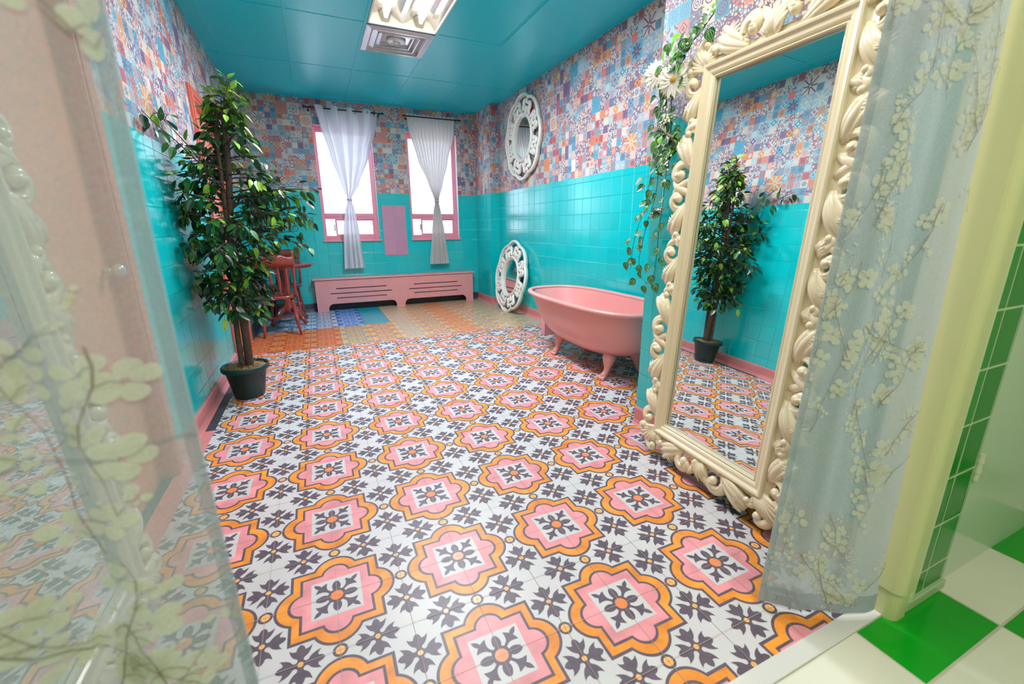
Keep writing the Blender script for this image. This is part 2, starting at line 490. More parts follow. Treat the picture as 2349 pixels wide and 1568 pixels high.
def rot2(p, k): c, s_ = [(1, 0), (0, 1), (-1, 0), (0, -1)][k]; return (p[0] * c - p[1] * s_, p[0] * s_ + p[1] * c)
fl_half = bez((0.153, 0.0), (0.146, 0.018), (0.130, 0.027), (0.110, 0.029), 4) \
    + bez((0.110, 0.029), (0.108, 0.046), (0.116, 0.060), (0.132, 0.074), 4)[1:] \
    + bez((0.132, 0.074), (0.096, 0.068), (0.066, 0.052), (0.056, 0.034), 5)[1:] \
    + bez((0.056, 0.034), (0.050, 0.018), (0.034, 0.014), (0.024, 0.024), 4)[1:]
FLOWER = fold8(fl_half)
petal = [(0.105 + 0.05 * cos(2 * pi * i / 16) * (1.0 if cos(2 * pi * i / 16) > 0 else 1), 0.033 * sin(2 * pi * i / 16) * (1 - 0.12 * cos(2 * pi * i / 16))) for i in range(16)]
tri_half = [(0.06, 0.010), (0.10, 0.011)] + bez((0.10, 0.011), (0.125, 0.018), (0.14, 0.035), (0.156, 0.062), 5)[1:] \
    + bez((0.156, 0.062), (0.166, 0.046), (0.168, 0.032), (0.172, 0.014), 4)[1:] + bez((0.172, 0.014), (0.19, 0.022), (0.21, 0.018), (0.236, 0.0), 4)[1:]
tri = tri_half + [(x, -y) for x, y in reversed(tri_half[:-1])]
q = sqrt(0.5)
TRI = [(x * q - y * q, x * q + y * q) for x, y in tri]
O1 = fold8(arc_half(0.340, 0.264, 0.183)); O2 = fold8(arc_half(0.318, 0.260, 0.166))
I1 = fold8(arc_half(0.268, 0.240, 0.113)); I2 = fold8(arc_half(0.248, 0.236, 0.096))

def medallion_floor():
    mb = MB()
    x0, x1, y0, y1 = -0.672, XR, 0.545, 4.552
    zb = 0.002
    mb.poly([(x0, y0, zb), (x1, y0, zb), (x1, y1, zb), (x0, y1, zb)], 0)
    def put(pts, cx, cy, lev, mi):
        mb.poly([(cx + px * P_, cy + py * P_, zb + 0.00025 * lev) for px, py in pts], mi)
    for i in range(-2, 9):
        for j in range(-2, 8):
            cx, cy_ = OX + j * P_, OY + i * P_
            put(O1, cx, cy_, 1, 1); put(O2, cx, cy_, 2, 2); put(I1, cx, cy_, 3, 1); put(I2, cx, cy_, 4, 3)
            put([(-.186, -.186), (.186, -.186), (.186, .186), (-.186, .186)], cx, cy_, 5, 0)
            for k in range(4):
                put([rot2(p, k) for p in petal], cx, cy_, 6, 1)
                put([rot2(p, k) for p in TRI], cx, cy_, 6.4, 1)
            put(circle((0, 0), 0.070), cx, cy_, 7, 1); put(circle((0, 0), 0.047), cx, cy_, 8, 4)
            for c_, in (((0.5, 0),), ((0, 0.5),)):
                put(circle(c_, 0.051), cx, cy_, 1, 1); put(circle(c_, 0.032), cx, cy_, 2, 5)
            for fx, fy in ((0.5, 0.25), (0.5, -0.25), (0.25, 0.5), (-0.25, 0.5)):
                put([(fx + px, fy + py) for px, py in FLOWER], cx, cy_, 1, 1)
                put(circle((fx, fy), 0.019, 12), cx, cy_, 2, 5)
    # thin seams of the printed squares
    w = 0.0006
    k = -4
    while OX + k * P_ / 2 < x1:
        X = OX + k * P_ / 2; k += 1
        if X > x0: mb.poly([(X - w, y0, zb + .0024), (X + w, y0, zb + .0024), (X + w, y1, zb + .0024), (X - w, y1, zb + .0024)], 6)
    k = -4
    while OY + k * P_ / 2 < y1:
        Y = OY + k * P_ / 2; k += 1
        if Y > y0: mb.poly([(x0, Y - w, zb + .0024), (x1, Y - w, zb + .0024), (x1, Y + w, zb + .0024), (x0, Y + w, zb + .0024)], 6)
    o = mb.build('floor', vinyl_mats(), kind='structure')
    bm = bmesh.new(); bm.from_mesh(o.data)
    for co, no in (((x0, 0, 0), (-1, 0, 0)), ((x1, 0, 0), (1, 0, 0)), ((0, y0, 0), (0, -1, 0)), ((0, y1, 0), (0, 1, 0))):
        bmesh.ops.bisect_plane(bm, geom=bm.verts[:] + bm.edges[:] + bm.faces[:], plane_co=co, plane_no=no, clear_outer=True)
    bm.to_mesh(o.data); bm.free()
medallion_floor()

def strip_vinyl_mat():
    m = bpy.data.materials.new('strip_vinyl'); m.use_nodes = True
    nt = m.node_tree; b = nt.nodes['Principled BSDF']
    X, Y, Z = world_axes(nt)
    a = (X + 0.472) / 0.3075; i = a.floor()
    u = a.frac() - 0.5
    v = (Y / 0.23).frac() - 0.5; iv = (Y / 0.23).floor()
    r = white(nt, i, i * 0 + 2.0)
    ori = ramp(nt, (i + 1.0) / 11.0, [(0.66, 0.22, 0.05), (0.66, 0.22, 0.05), (0.66, 0.38, 0.14), (0.82, 0.40, 0.08), (0.72, 0.44, 0.22), (0.74, 0.42, 0.18),
                                      (0.74, 0.36, 0.15), (0.80, 0.44, 0.13), (0.66, 0.44, 0.22), (0.60, 0.42, 0.22), (0.56, 0.41, 0.24)])
    orf = ramp(nt, (i + 1.0) / 11.0, [(0.40, 0.07, 0.04), (0.45, 0.06, 0.03), (0.22, 0.26, 0.26), (0.30, 0.19, 0.30), (0.38, 0.36, 0.34), (0.42, 0.24, 0.22),
                                      (0.72, 0.16, 0.08), (0.38, 0.24, 0.34), (0.42, 0.28, 0.20), (0.34, 0.36, 0.34), (0.36, 0.27, 0.18)])
    blu = ramp(nt, (i + 1.0) / 11.0, [(0.45, 0.58, 0.68), (0.45, 0.58, 0.68), (0.02, 0.16, 0.55), (0.00, 0.30, 0.52), (0.28, 0.48, 0.62), (0.62, 0.64, 0.70)] + [(0.62, 0.64, 0.70)] * 5)
    blf = ramp(nt, (i + 1.0) / 11.0, [(0.10, 0.14, 0.35), (0.10, 0.14, 0.35), (0.30, 0.50, 0.75), (0.03, 0.42, 0.42), (0.20, 0.20, 0.42), (0.04, 0.05, 0.35)] + [(0.04, 0.05, 0.35)] * 5)
    ax, ay = u.abs(), v.abs()
    e1 = hyp(ax * 1.6, ay * 1.3)
    an = v.atan2(u)
    m1 = between(e1, 0.42, 0.52).mx(e1.lt(0.12 + 0.0)).mx(between(e1, 0.22, 0.28))
    sc1 = hyp(ax - 0.5, ay - 0.5)
    m2 = sc1.lt((an * 6.0).cos() * 0.05 + 0.22) * sc1.gt(0.09)
    m3 = ((ax * 9.0 + ay * 5.0).sin()).gt(0.82)
    m4 = (an * 8.0).cos().gt(0.35) * between(e1, 0.30, 0.40)
    m5 = (ay - 0.5).abs().lt(0.012)
    msk = m1.mx(m2).mx(m4).mx(m5)
    zz = (((a * 4.0).frac() - 0.5).abs() * 3.0 + (Y / 0.055)).frac().gt(0.45)
    bm_ = mixc(nt, between(i, 2.5, 3.5) * 1.0, msk.sk, zz.sk)
    isblue = Y.gt(5.48) * X.lt(0.757)
    co = mixc(nt, msk, ori, orf); 
    sp = nt.nodes.new('ShaderNodeSeparateXYZ'); nt.links.new(bm_, sp.inputs[0])
    cb = mixc(nt, S(nt, sp.outputs[0]), blu, blf)
    c = mixc(nt, isblue, co, cb)
    seam = (ax.gt(0.492)).mx(((Y - 5.48).abs().lt(0.004)) * X.lt(0.76))
    nt.links.new(mixc(nt, seam, c, (0.14, 0.10, 0.12)), b.inputs['Base Color'])
    b.inputs['Roughness'].default_value = 0.28
    return m
mb = MB(); mb.box(XL, XR, 4.552, YF, -0.002, 0.0015); mb.build('floor', strip_vinyl_mat(), kind='structure')
mb = MB(); mb.box(XL - 0.15, 3.0, 0.47, YF, -0.05, -0.002, 0); mb.box(XL, -0.672, 2.86, 4.552, -0.002, 0.001, 0); mb.build('floor', M['dark'], kind='structure')
mb = MB(); mb.box(XL, -0.672, 0.6, 2.855, -0.002, 0.0018); mb.build('floor', M['pinkbase'], kind='structure')

# green room floor: painted checker of 41 cm squares
mb = MB()
gx = [1.3235 + 0.4145 * k for k in range(-7, 5)]; gy = [0.331 + 0.411 * k for k in range(-6, 1)] + [0.50]
for i in range(len(gx) - 1):
    for j in range(len(gy) - 1):
        par = (i + j) % 2 == (7 + 6) % 2
        mb.box(gx[i] + 0.0035, gx[i + 1] - 0.0035, gy[j] + 0.0035, gy[j + 1] - 0.0035, -0.03, 0.0, 1 if par else 0)
mb.box(gx[0], gx[-1], gy[0], 0.5, -0.05, -0.0012, 2)
mb.build('floor', [M['whitefloor'], M['greenpaint'], new_mat('floor_joint', (0.55, 0.52, 0.40), 0.6)], kind='structure', bevel=0.0)
mb = MB(); mb.box(-1.0, 1.46, 0.498, 0.548, -0.01, 0.0055)
mb.build('trim_1', new_mat('threshold_strip', (0.74, 0.72, 0.70), 0.22, metal=0.2), kind='structure', bevel=0.002)

# =================================================================== WALLS
def holed_wall(name, axis, p0, p1, ur, vr, holes, mats, zs=ZW, parent=None):
    """boxes around rectangular openings; axis 'x': wall runs along x between y=p0..p1"""
    mb = MB()
    us = sorted({ur[0], ur[1]} | {h[0] for h in holes} | {h[1] for h in holes})
    vs_ = sorted({vr[0], vr[1], zs} | {h[2] for h in holes} | {h[3] for h in holes})
    for a, b_ in zip(us[:-1], us[1:]):
        for c, d in zip(vs_[:-1], vs_[1:]):
            um, vm = (a + b_) / 2, (c + d) / 2
            if any(h[0] < um < h[1] and h[2] < vm < h[3] for h in holes): continue
            mi = 0 if vm < zs else 1
            if axis == 'x': mb.box(a, b_, p0, p1, c, d, mi)
            else: mb.box(p0, p1, a, b_, c, d, mi)
    return mb.build(name, mats, kind='structure')
W1 = (0.128, 0.888, 0.992, 2.495); W2 = (1.366, 2.116, 0.990, 2.495)
holed_wall('wall_back', 'x', YF, YF + 0.24, (XL - 0.2, XR + 0.2), (0, HC), [W1, W2], [M['tile_x'], M['paper_x']])
DF = (4.385, 5.155, 0.0, 2.155)   # far door opening on the left wall
DN = (1.52, 2.36, 0.0, 2.155)     # near door
holed_wall('wall_left', 'y', XL - 0.2, XL, (YN, YF), (0, HC), [DF, DN], [M['tile_y'], M['paper_y']])
mb = MB(); mb.box(XR, XR + 0.2, 1.8, YF, 0, ZW, 0); mb.box(XR, XR + 0.2, 1.8, YF, ZW, HC, 1)
mb.build('wall_right', [M['tile_y'], M['paper_y']], kind='structure')
# chase carrying the big mirror: two tiled faces
tp = tile_mat('teal_tile_chase', 'y', TEAL, (0.0, 0.43, 0.44), off=(1.815, 0.003))
tpx = tile_mat('teal_tile_chase_end', 'x', TEAL, (0.0, 0.43, 0.44), off=(1.667, 0.003))
mb = MB()
mb.add([(XP, YN, 0), (XP, YP, 0), (XP, YP, 1.66), (XP, YN, 1.66)], [(0, 3, 2, 1)], 0)
mb.add([(XP, YN, 1.66), (XP, YP, 1.66), (XP, YP, HC), (XP, YN, HC)], [(0, 3, 2, 1)], 1)
mb.add([(XP, YP, 0), (XR, YP, 0), (XR, YP, 1.66), (XP, YP, 1.66)], [(0, 3, 2, 1)], 2)
mb.add([(XP, YP, 1.66), (XR, YP, 1.66), (XR, YP, HC), (XP, YP, HC)], [(0, 3, 2, 1)], 3)
mb.add([(XP, YN, 0), (XR, YN, 0), (XR, YN, HC), (XP, YN, HC)], [(0, 1, 2, 3)], 2)
mb.build('wall_chase', [tp, M['paper_chase'], tpx, M['paper_x']], kind='structure')
# pilaster in the far right corner
mb = MB()
px0, py0 = 2.415, 6.15
for z0, z1, o_ in ((0, ZW, 0), (ZW, HC, 1)):
    mb.add([(px0, py0, z0), (px0, YF, z0), (px0, YF, z1), (px0, py0, z1)], [(0, 3, 2, 1)], o_)
    mb.add([(px0, py0, z0), (XR, py0, z0), (XR, py0, z1), (px0, py0, z1)], [(0, 1, 2, 3)], o_ + 2)
mb.build('wall_pilaster', [M['tile_y'], M['paper_y'], M['tile_x'], M['paper_x']], kind='structure')
# doorway wall towards the green room (tiled green on the hall side)
gt = tile_mat('green_tile', 'x', (0.0, 0.22, 0.01), (0.55, 0.60, 0.40), sz=(0.1135, 0.1655), off=(1.528, -0.052), line=0.006, rough=0.2, var=0.12, spec=0.3)
mb = MB()
mb.box(1.50, 1.762, 0.484, YN, 0.0, HC, 0)
mb.build('wall_doorway', [gt], kind='structure')
mb = MB(); mb.box(1.762, 2.9, 0.54, 0.62, -0.05, HC); mb.box(-0.95, -0.62, 0.484, YN, 0, HC); mb.box(-0.62, 1.5, 0.484, YN, 2.2, HC)
mb.build('wall_front', M['hall'], kind='structure')
mb = MB(); mb.box(1.535, 1.762, 0.472, 0.486, 0.0, 0.035); mb.build('baseboard_hall', new_mat('pale_green_plinth', (0.42, 0.52, 0.30), 0.4), kind='structure', bevel=0.003)
# bullnose jamb of the doorway
mb = MB()
def jamb(z0, z1, g=0.0):
    x0, x1, y0, y1, r = 1.448 - g, 1.528 + g * 0.3, 0.462 - g, YN, 0.028
    pts = [(x1, y1), (x0, y1)] + [(x0 + r - r * cos(a), y0 + r - r * sin(a)) for a in [pi / 2 * k / 6 for k in range(7)]] + [(x1 - 0.012, y0), (x1, y0 + 0.012)]
    n = len(pts)
    mb.add([(p[0], p[1], z0) for p in pts] + [(p[0], p[1], z1) for p in pts],
           [(k, (k + 1) % n, n + (k + 1) % n, n + k) for k in range(n)] + [tuple(reversed(range(n))), tuple(range(n, 2 * n))])
jamb(0.10, 2.2); jamb(0.0, 0.10, -0.006)
jo = mb.build('trim_2', M['jamb'], kind='structure')
bm = bmesh.new(); bm.from_mesh(jo.data); bmesh.ops.recalc_face_normals(bm, faces=bm.faces[:]); bm.to_mesh(jo.data); bm.free()
mb = MB(); mb.box(1.530, 1.556, 0.470, 0.486, 0.036, 2.2); mb.build('trim_3', new_mat('pale_edge_bead', (0.66, 0.70, 0.45), 0.3), kind='structure', bevel=0.005)
# hall shell around the photographer
mb = MB(); mb.box(-1.6, -1.5, -2.0, 0.5, 0, 2.7); mb.box(-1.5, 2.95, -2.1, -2.0, 0, 2.7); mb.box(2.9, 3.0, -2.0, 0.6, 0, 2.7); mb.box(-1.5, -0.95, 0.5, 0.6, 0, 2.7)
mb.build('wall_hall', M['hall'], kind='structure')
mb = MB(); mb.box(-1.6, 3.0, -2.1, 0.484, 2.7, 2.8); mb.build('ceiling', M['hall'], kind='structure')
# pale door closed in the hall wall
dr = bpy.data.objects.new('door_3', None); col.objects.link(dr); dr['kind'] = 'structure'
mb = MB(); mb.box(1.775, 2.9, 0.494, 0.54, -0.01, 2.05); mb.build('door_leaf', new_mat('pale_hall_door', (0.55, 0.62, 0.50), 0.2), dr, bevel=0.004)
mb = MB(); mb.box(1.762, 1.775, 0.488, 0.56, 0, 2.1); mb.build('door_frame', new_mat('pale_hall_frame', (0.60, 0.66, 0.46), 0.35), dr, bevel=0.003)
for zc in (0.43, 1.75):
    mb = MB(); mb.lathe([(0.007, -0.045), (0.007, 0.045)], (1.80, 0.488, zc), 10)
    mb.lathe([(0.009, -0.005), (0.009, 0.005)], (1.80, 0.488, zc - 0.015), 10); mb.lathe([(0.009, -0.005), (0.009, 0.005)], (1.80, 0.488, zc + 0.02), 10)
    mb.build('hinge', new_mat('painted_hinge', (0.62, 0.62, 0.45), 0.35), dr, smooth=False)

# baseboards: sloped cove strip
def baseboard(name, run, mat, h=0.108, t=0.014):
    (x0, y0), (x1, y1), (nx, ny) = run
    prof = [(t + 0.02, 0.0), (t + 0.008, 0.012), (t, 0.03), (t, h - 0.01), (t - 0.006, h), (0, h), (0, 0)]
    mb = MB(); n = len(prof)
    vs_ = [(x0 + nx * a, y0 + ny * a, z) for a, z in prof] + [(x1 + nx * a, y1 + ny * a, z) for a, z in prof]
    mb.add(vs_, [(k, (k + 1) % n, n + (k + 1) % n, n + k) for k in range(n)] + [tuple(range(n)), tuple(range(n, 2 * n))])
    mb.build(name, mat, kind='structure')
baseboard('baseboard_left', ((XL, 2.44), (XL, 4.30), (1, 0)), M['pinkbase'])
baseboard('baseboard_left', ((XL, YN), (XL, 1.44), (1, 0)), M['pinkbase'])
baseboard('baseboard_left', ((XL, 5.24), (XL, YF), (1, 0)), M['dark'])
baseboard('baseboard_right', ((XR, YP), (XR, py0), (-1, 0)), M['pinkbase'])
baseboard('baseboard_chase', ((XP, YN), (XP, YP), (-1, 0)), M['pinkbase'])
baseboard('baseboard_pilaster', ((px0, py0), (XR, py0), (0, -1)), M['pinkbase'])
baseboard('baseboard_pilaster', ((px0, py0), (px0, YF), (-1, 0)), M['pinkbase'])
baseboard('baseboard_back', ((XL, YF), (px0, YF), (0, -1)), M['dark'])

# =================================================================== CEILING: painted lay-in tiles
mb = MB()
cx_ = [XL, -0.63, -0.022, 0.585, 1.196, 1.806, 2.415, XR]; cy_l = [YN, 0.62, 1.835, 3.05, 4.268, 5.482, 6.695, YF]
for i in range(len(cx_) - 1):
    for j in range(len(cy_l) - 1):
        x0, x1, y0, y1 = cx_[i], cx_[i + 1], cy_l[j], cy_l[j + 1]
        if i == 3 and j == 3: continue
        if i == 3 and j == 1: continue
        if i == 3 and j == 4: y0 = y0 + 0.61
        g = 0.004
        sag = 0.010 if (i, j) in ((5, 3),) else 0.0
        if x1 - x0 > 0.02 and y1 - y0 > 0.02:
            mb.box(x0 + g, x1 - g, y0 + g, y1 - g, HC + 0.003 - sag, HC + 0.018)
for x in cx_[1:-1]: mb.box(x - 0.012, x + 0.012, YN, YF, HC - 0.001, HC + 0.004) if x not in (0.585, 1.196) else None
for x in (0.585, 1.196):
    mb.box(x - 0.012, x + 0.012, YN, YF, HC - 0.001, HC + 0.004)
for y in cy_l[1:-1]: mb.box(XL, XR, y - 0.005, y + 0.005, HC, HC + 0.004)
mb.box(XL - 0.2, XR + 0.2, YN - 0.1, YF + 0.2, HC + 0.13, HC + 0.15)
mb.box(XL, XL + 0.02, YN, YF, HC - 0.004, HC + 0.004); mb.box(XR - 0.02, XR, YP, YF, HC - 0.004, HC + 0.004); mb.box(XL, XR, YF - 0.02, YF, HC - 0.004, HC + 0.004)
mb.build('ceiling', M['ceil'], kind='structure', bevel=0.0015)

# recessed fluorescent troffer, cover off: end wall, sloped reflectors, two bare tubes
def troffer(y0, y1, label, tubes=True):
    x0, x1 = 0.600, 1.181
    t = thing('ceiling_light', label, 'ceiling light', ((x0 + x1) / 2, (y0 + y1) / 2, HC), group=None)
    a, L = (x1 - x0) / 2, (y1 - y0) / 2
    mb = MB()
    mb.box(-a, a, -L, -L + 0.012, -0.004, 0.1); mb.box(-a, a, L - 0.012, L, -0.004, 0.1)
    mb.box(-a, -a + 0.012, -L, L, -0.004, 0.1); mb.box(a - 0.012, a, -L, L, -0.004, 0.1)
    mb.build('housing', M['troffer'], t, bevel=0.001)
    mb = MB()
    prof = [(-a + 0.012, 0.012), (-0.235, 0.075), (-0.19, 0.088), (-0.10, 0.088), (-0.035, 0.045), (0, 0.03), (0.035, 0.045), (0.10, 0.088), (0.19, 0.088), (0.235, 0.075), (a - 0.012, 0.012)]
    n = len(prof)
    mb.add([(p[0], -L + 0.012, p[1]) for p in prof] + [(p[0], L - 0.012, p[1]) for p in prof], [(k, n + k, n + k + 1, k + 1) for k in range(n - 1)])
    mb.build('reflector', M['trofside'], t)
    for s_ in (-1, 1):
        for e in (-1, 1):
            mb = MB()
            mb.add([(s_ * 0.145 - 0.055, e * (L - 0.012), 0.088), (s_ * 0.145 + 0.055, e * (L - 0.012), 0.088), (s_ * 0.145 + 0.03, e * (L - 0.012), 0.02), (s_ * 0.145 - 0.03, e * (L - 0.012), 0.02),
                    (s_ * 0.145 - 0.025, e * (L - 0.10), 0.088), (s_ * 0.145 + 0.025, e * (L - 0.10), 0.088), (s_ * 0.145 + 0.014, e * (L - 0.07), 0.03), (s_ * 0.145 - 0.014, e * (L - 0.07), 0.03)],
                   [(0, 1, 2, 3), (4, 7, 6, 5), (0, 4, 5, 1), (1, 5, 6, 2), (2, 6, 7, 3), (3, 7, 4, 0)])
            mb.build('lamp_socket', M['troffer'], t, bevel=0.004)
        mb = MB(); mb.tube([(s_ * 0.145, -L + 0.07, 0.045), (s_ * 0.145, L - 0.07, 0.045)], 0.0165, 14)
        mb.build('fluorescent_tube', M['tubelight'], t, smooth=True)
    return t
troffer(3.062, 4.256, 'recessed ceiling light with two bare glowing tubes, beside the square air vent')

# square air diffuser with stepped frames and a round centre
t = thing('ceiling_vent', 'square metal air vent with stepped frames in the teal ceiling, touching the tube light', 'vent', (0.8905, 4.573, HC))
mb = MB()
steps = [(0.292, -0.004), (0.245, -0.014), (0.236, 0.012), (0.185, -0.006), (0.176, 0.018), (0.14, 0.004), (0.132, 0.022)]
for (a, z), (b_, z2) in zip(steps[:-1], steps[1:]):
    A = [(-a, -a, z), (a, -a, z), (a, a, z), (-a, a, z)]; B_ = [(-b_, -b_, z2), (b_, -b_, z2), (b_, b_, z2), (-b_, b_, z2)]
    mb.add(A + B_, [(k, (k + 1) % 4, 4 + (k + 1) % 4, 4 + k) for k in range(4)])
for a, z in ((0.286, -0.006), (0.242, -0.016), (0.183, -0.010), (0.139, 0.0)):
    for q_ in range(4):
        c_, s_ = [(1, 0), (0, 1), (-1, 0), (0, -1)][q_]
        P4 = [(-a, a - 0.008), (a, a - 0.008), (a, a), (-a, a)]
        P4 = [(x * c_ - y * s_, x * s_ + y * c_) for x, y in P4]
        mb.add([(x, y, z) for x, y in P4] + [(x, y, z + 0.012) for x, y in P4], [(0, 1, 2, 3), (4, 7, 6, 5), (0, 4, 5, 1), (1, 5, 6, 2), (2, 6, 7, 3), (3, 7, 4, 0)])
mb.build('vent_frame', M['steel'], t)
mb = MB(); mb.box(-0.14, 0.14, -0.14, 0.14, 0.022, 0.028); mb.build('vent_back', M['steel'], t)
mb = MB(); mb.lathe([(0.088, 0.020), (0.085, 0.004), (0.060, -0.004), (0.055, 0.004), (0.030, 0.002), (0.024, -0.008), (0.004, -0.010)], (0, 0, 0), 32)
mb.build('vent_disc', M['steel'], t, smooth=True)

# =================================================================== WINDOWS
def window(name, W):
    x0, x1, z0, z1 = W
    r = bpy.data.objects.new(name, None); col.objects.link(r); r['kind'] = 'structure'
    y0, y1 = YF + 0.085, YF + 0.15
    mb = MB(); fw = 0.042
    mb.box(x0, x0 + fw, y0, y1, z0, z1); mb.box(x1 - 0.06, x1, y0, y1, z0, z1)
    mb.box(x0 + fw, x1 - 0.06, y0 + 0.002, y1, z1 - 0.075, z1); mb.box(x0 + fw, x1 - 0.06, y0 + 0.002, y1, z0, z0 + 0.062)
    mb.box(x0 + fw, x1 - 0.06, y0 - 0.006, y1, 1.283, 1.365); mb.box(x0 + fw, x1 - 0.06, y0 - 0.014, y0 - 0.006, 1.315, 1.332)
    mb.build('window_frame', M['pinkwin'], r, bevel=0.004)
    mb = MB(); mb.box(x0 + 0.03, x1 - 0.05, y0 + 0.02, y0 + 0.03, 1.893, 1.899)
    mb.build('glazing_seam', new_mat('seam_grey', (0.4, 0.4, 0.42), 0.5), r)
    # lower slider: a narrow fixed light and two framed sliding lights
    xs = x0 + 0.165; xm = (xs + x1 - 0.06) / 2 + 0.03
    for a, b_, yy in ((xs, xm, y0 - 0.004), (xm - 0.02, x1 - 0.055, y0 + 0.018)):
        mb = MB(); f = 0.024
        mb.box(a, a + f, yy, yy + 0.02, z0 + 0.06, 1.285); mb.box(b_ - f, b_, yy, yy + 0.02, z0 + 0.06, 1.285)
        mb.box(a + f, b_ - f, yy + 0.002, yy + 0.018, z0 + 0.06, z0 + 0.082); mb.box(a + f, b_ - f, yy + 0.002, yy + 0.018, 1.262, 1.285)
        mb.build('sliding_sash', M['pinkwin'], r, bevel=0.002)
    mb = MB(); mb.box(xs - 0.018, xs - 0.004, y0 - 0.012, y0 + 0.0, 1.12, 1.21); mb.build('sash_latch', M['dark'], r, bevel=0.002)
    for zc in (2.1,):
        mb = MB(); mb.box(x1 - 0.066, x1 - 0.058, y0 - 0.006, y0 + 0.01, zc - 0.05, zc + 0.03); mb.build('frame_catch', M['plate'], r)
    mb = MB(); mb.box(x0 + 0.02, x1 - 0.02, y1 - 0.03, y1 - 0.026, z0 + 0.03, z1 - 0.03); mb.build('window_pane', M['glass'], r)
    mb = MB(); mb.box(x0 - 0.02, x1 + 0.02, YF - 0.03, YF + 0.15, z0 - 0.022, z0 + 0.002); mb.build('window_sill', M['pinkwin'], r, bevel=0.004)
    # reveal faces: teal below, white painted above
    mb = MB()
    mb.box(x1 - 0.001, x1 + 0.001, YF + 0.002, YF + 0.085, z0, z1, 0); mb.box(x0 - 0.001, x0 + 0.001, YF + 0.002, YF + 0.085, z0, z1, 1)
    mb.box(x0, x1, YF + 0.002, YF + 0.085, z1 - 0.001, z1 + 0.001, 1)
    mb.build('window_reveal', [new_mat('reveal_white', (0.72, 0.75, 0.80), 0.4), M['pinkwin']], r)
window('window_1', W1); window('window_2', W2)

# =================================================================== DOORS on the left wall
def side_door(name, D, leaf):
    y0, y1, z0, z1 = D
    r = bpy.data.objects.new(name, None); col.objects.link(r); r['kind'] = 'structure'
    mb = MB(); c = 0.078
    for a, b_ in ((y0 - c, y0 + 0.012), (y1 - 0.012, y1 + c)):
        mb.box(XL, XL + 0.018, a, b_, 0, z1 + c)
        mb.box(XL + 0.018, XL + 0.026, a + 0.014, b_ - 0.020, 0, z1 + c - 0.014)
    mb.box(XL, XL + 0.0175, y0 + 0.012, y1 - 0.012, z1 - 0.012, z1 + c); mb.box(XL + 0.018, XL + 0.0255, y0 - 0.02, y1 + 0.02, z1 + 0.01, z1 + c - 0.012)
    mb.box(XL - 0.16, XL, y0 - 0.002, y0 + 0.015, 0, z1); mb.box(XL - 0.16, XL, y1 - 0.015, y1 + 0.002, 0, z1); mb.box(XL - 0.16, XL, y0, y1, z1 - 0.015, z1 + 0.002)
    mb.build('door_frame', M['coral'], r, bevel=0.003)
    mb = MB(); mb.box(XL - 0.085, XL - 0.045, y0 + 0.012, y1 - 0.012, -0.02, z1 - 0.012)
    mb.build('door_leaf', leaf, r, bevel=0.003)
    mb = MB(); yk = y1 - 0.08
    mb.tube([(XL - 0.045, yk, 1.0), (XL - 0.01, yk, 1.0)], 0.011, 12); mb.ball((XL + 0.008, yk, 1.0), 0.024, 0.026, 0.026)
    mb.build('door_handle', M['steel'], r, smooth=True)
side_door('door_1', DF, M['orange']); side_door('door_2', DN, M['orange'])

# light switches
def switch(loc, rotz, label, gang=1):
    t = thing('light_switch', label, 'light switch', loc, (0, 0, rotz))
    w = 0.035 + 0.023 * (gang - 1)
    mb = MB(); mb.box(-w, w, -0.006, 0.0, -0.058, 0.058); mb.build('cover_plate', M['plate'], t, bevel=0.003)
    for g in range(gang):
        xo = (g - (gang - 1) / 2) * 0.046
        mb = MB(); mb.add([(xo - .005, -.006, -.012), (xo + .005, -.006, -.012), (xo + .005, -.006, .012), (xo - .005, -.006, .012), (xo - .004, -.018, .004), (xo + .004, -.018, .004), (xo + .004, -.017, .011), (xo - .004, -.017, .011)],
                          [(0, 1, 5, 4), (1, 2, 6, 5), (2, 3, 7, 6), (3, 0, 4, 7), (4, 5, 6, 7)])
        mb.build('toggle', M['plate'], t)
switch((XR, 4.10, 1.768), -pi / 2, 'small white switch plate on the patterned wallpaper above the bathtub')
switch((XL, 3.33, 1.77), pi / 2, 'white switch plate on the wallpaper beside the top of the potted tree, nearer the camera')
switch((XL, 3.63, 1.76), pi / 2, 'white switch plate on the wallpaper behind the potted tree, nearer the far door')

# =================================================================== RADIATOR COVER
t = thing('radiator_cover', 'long pink painted radiator cover with dark slots under the two windows', 'radiator cover', (1.09, 6.60, 0))
x0, x1 = -1.165, 1.165
def rrect(a, b_, c, d, r, top_only=True):
    pts = [(a, c)]
    pts += [(a + r - r * cos(w), d - r + r * sin(w)) for w in [pi / 2 * k / 5 for k in range(6)]]
    pts += [(b_ - r + r * sin(w), d - r + r * cos(w)) for w in [pi / 2 * k / 5 for k in range(6)]]
    return pts + [(b_, c)]
arch = []
for a, b_ in ((-1.015, -0.06), (0.07, 1.045)): arch.append(rrect(a, b_, 0.0, 0.108, 0.07))
outline = [(x0, 0.0)] + arch[0] + arch[1] + [(x1, 0.0), (x1, 0.452), (x0, 0.452)]
slots = []
for a, b_, z in ((0.196, 0.897, 0.3245), (0.118, 0.975, 0.255), (0.196, 0.897, 0.1885), (1.304, 2.0, 0.3255), (1.229, 2.076, 0.257), (1.304, 2.0, 0.1925)):
    slots.append([(a - 1.09, z - 0.0065), (b_ - 1.09, z - 0.0065), (b_ - 1.09, z + 0.0065), (a - 1.09, z + 0.0065)])
me = curve_plate(outline, slots, 0.018); me.materials.clear(); me.materials.append(M['pink'])
o = bpy.data.objects.new('front_panel', me); col.objects.link(o); o.parent = t; o.location = (0, 0.009, 0)
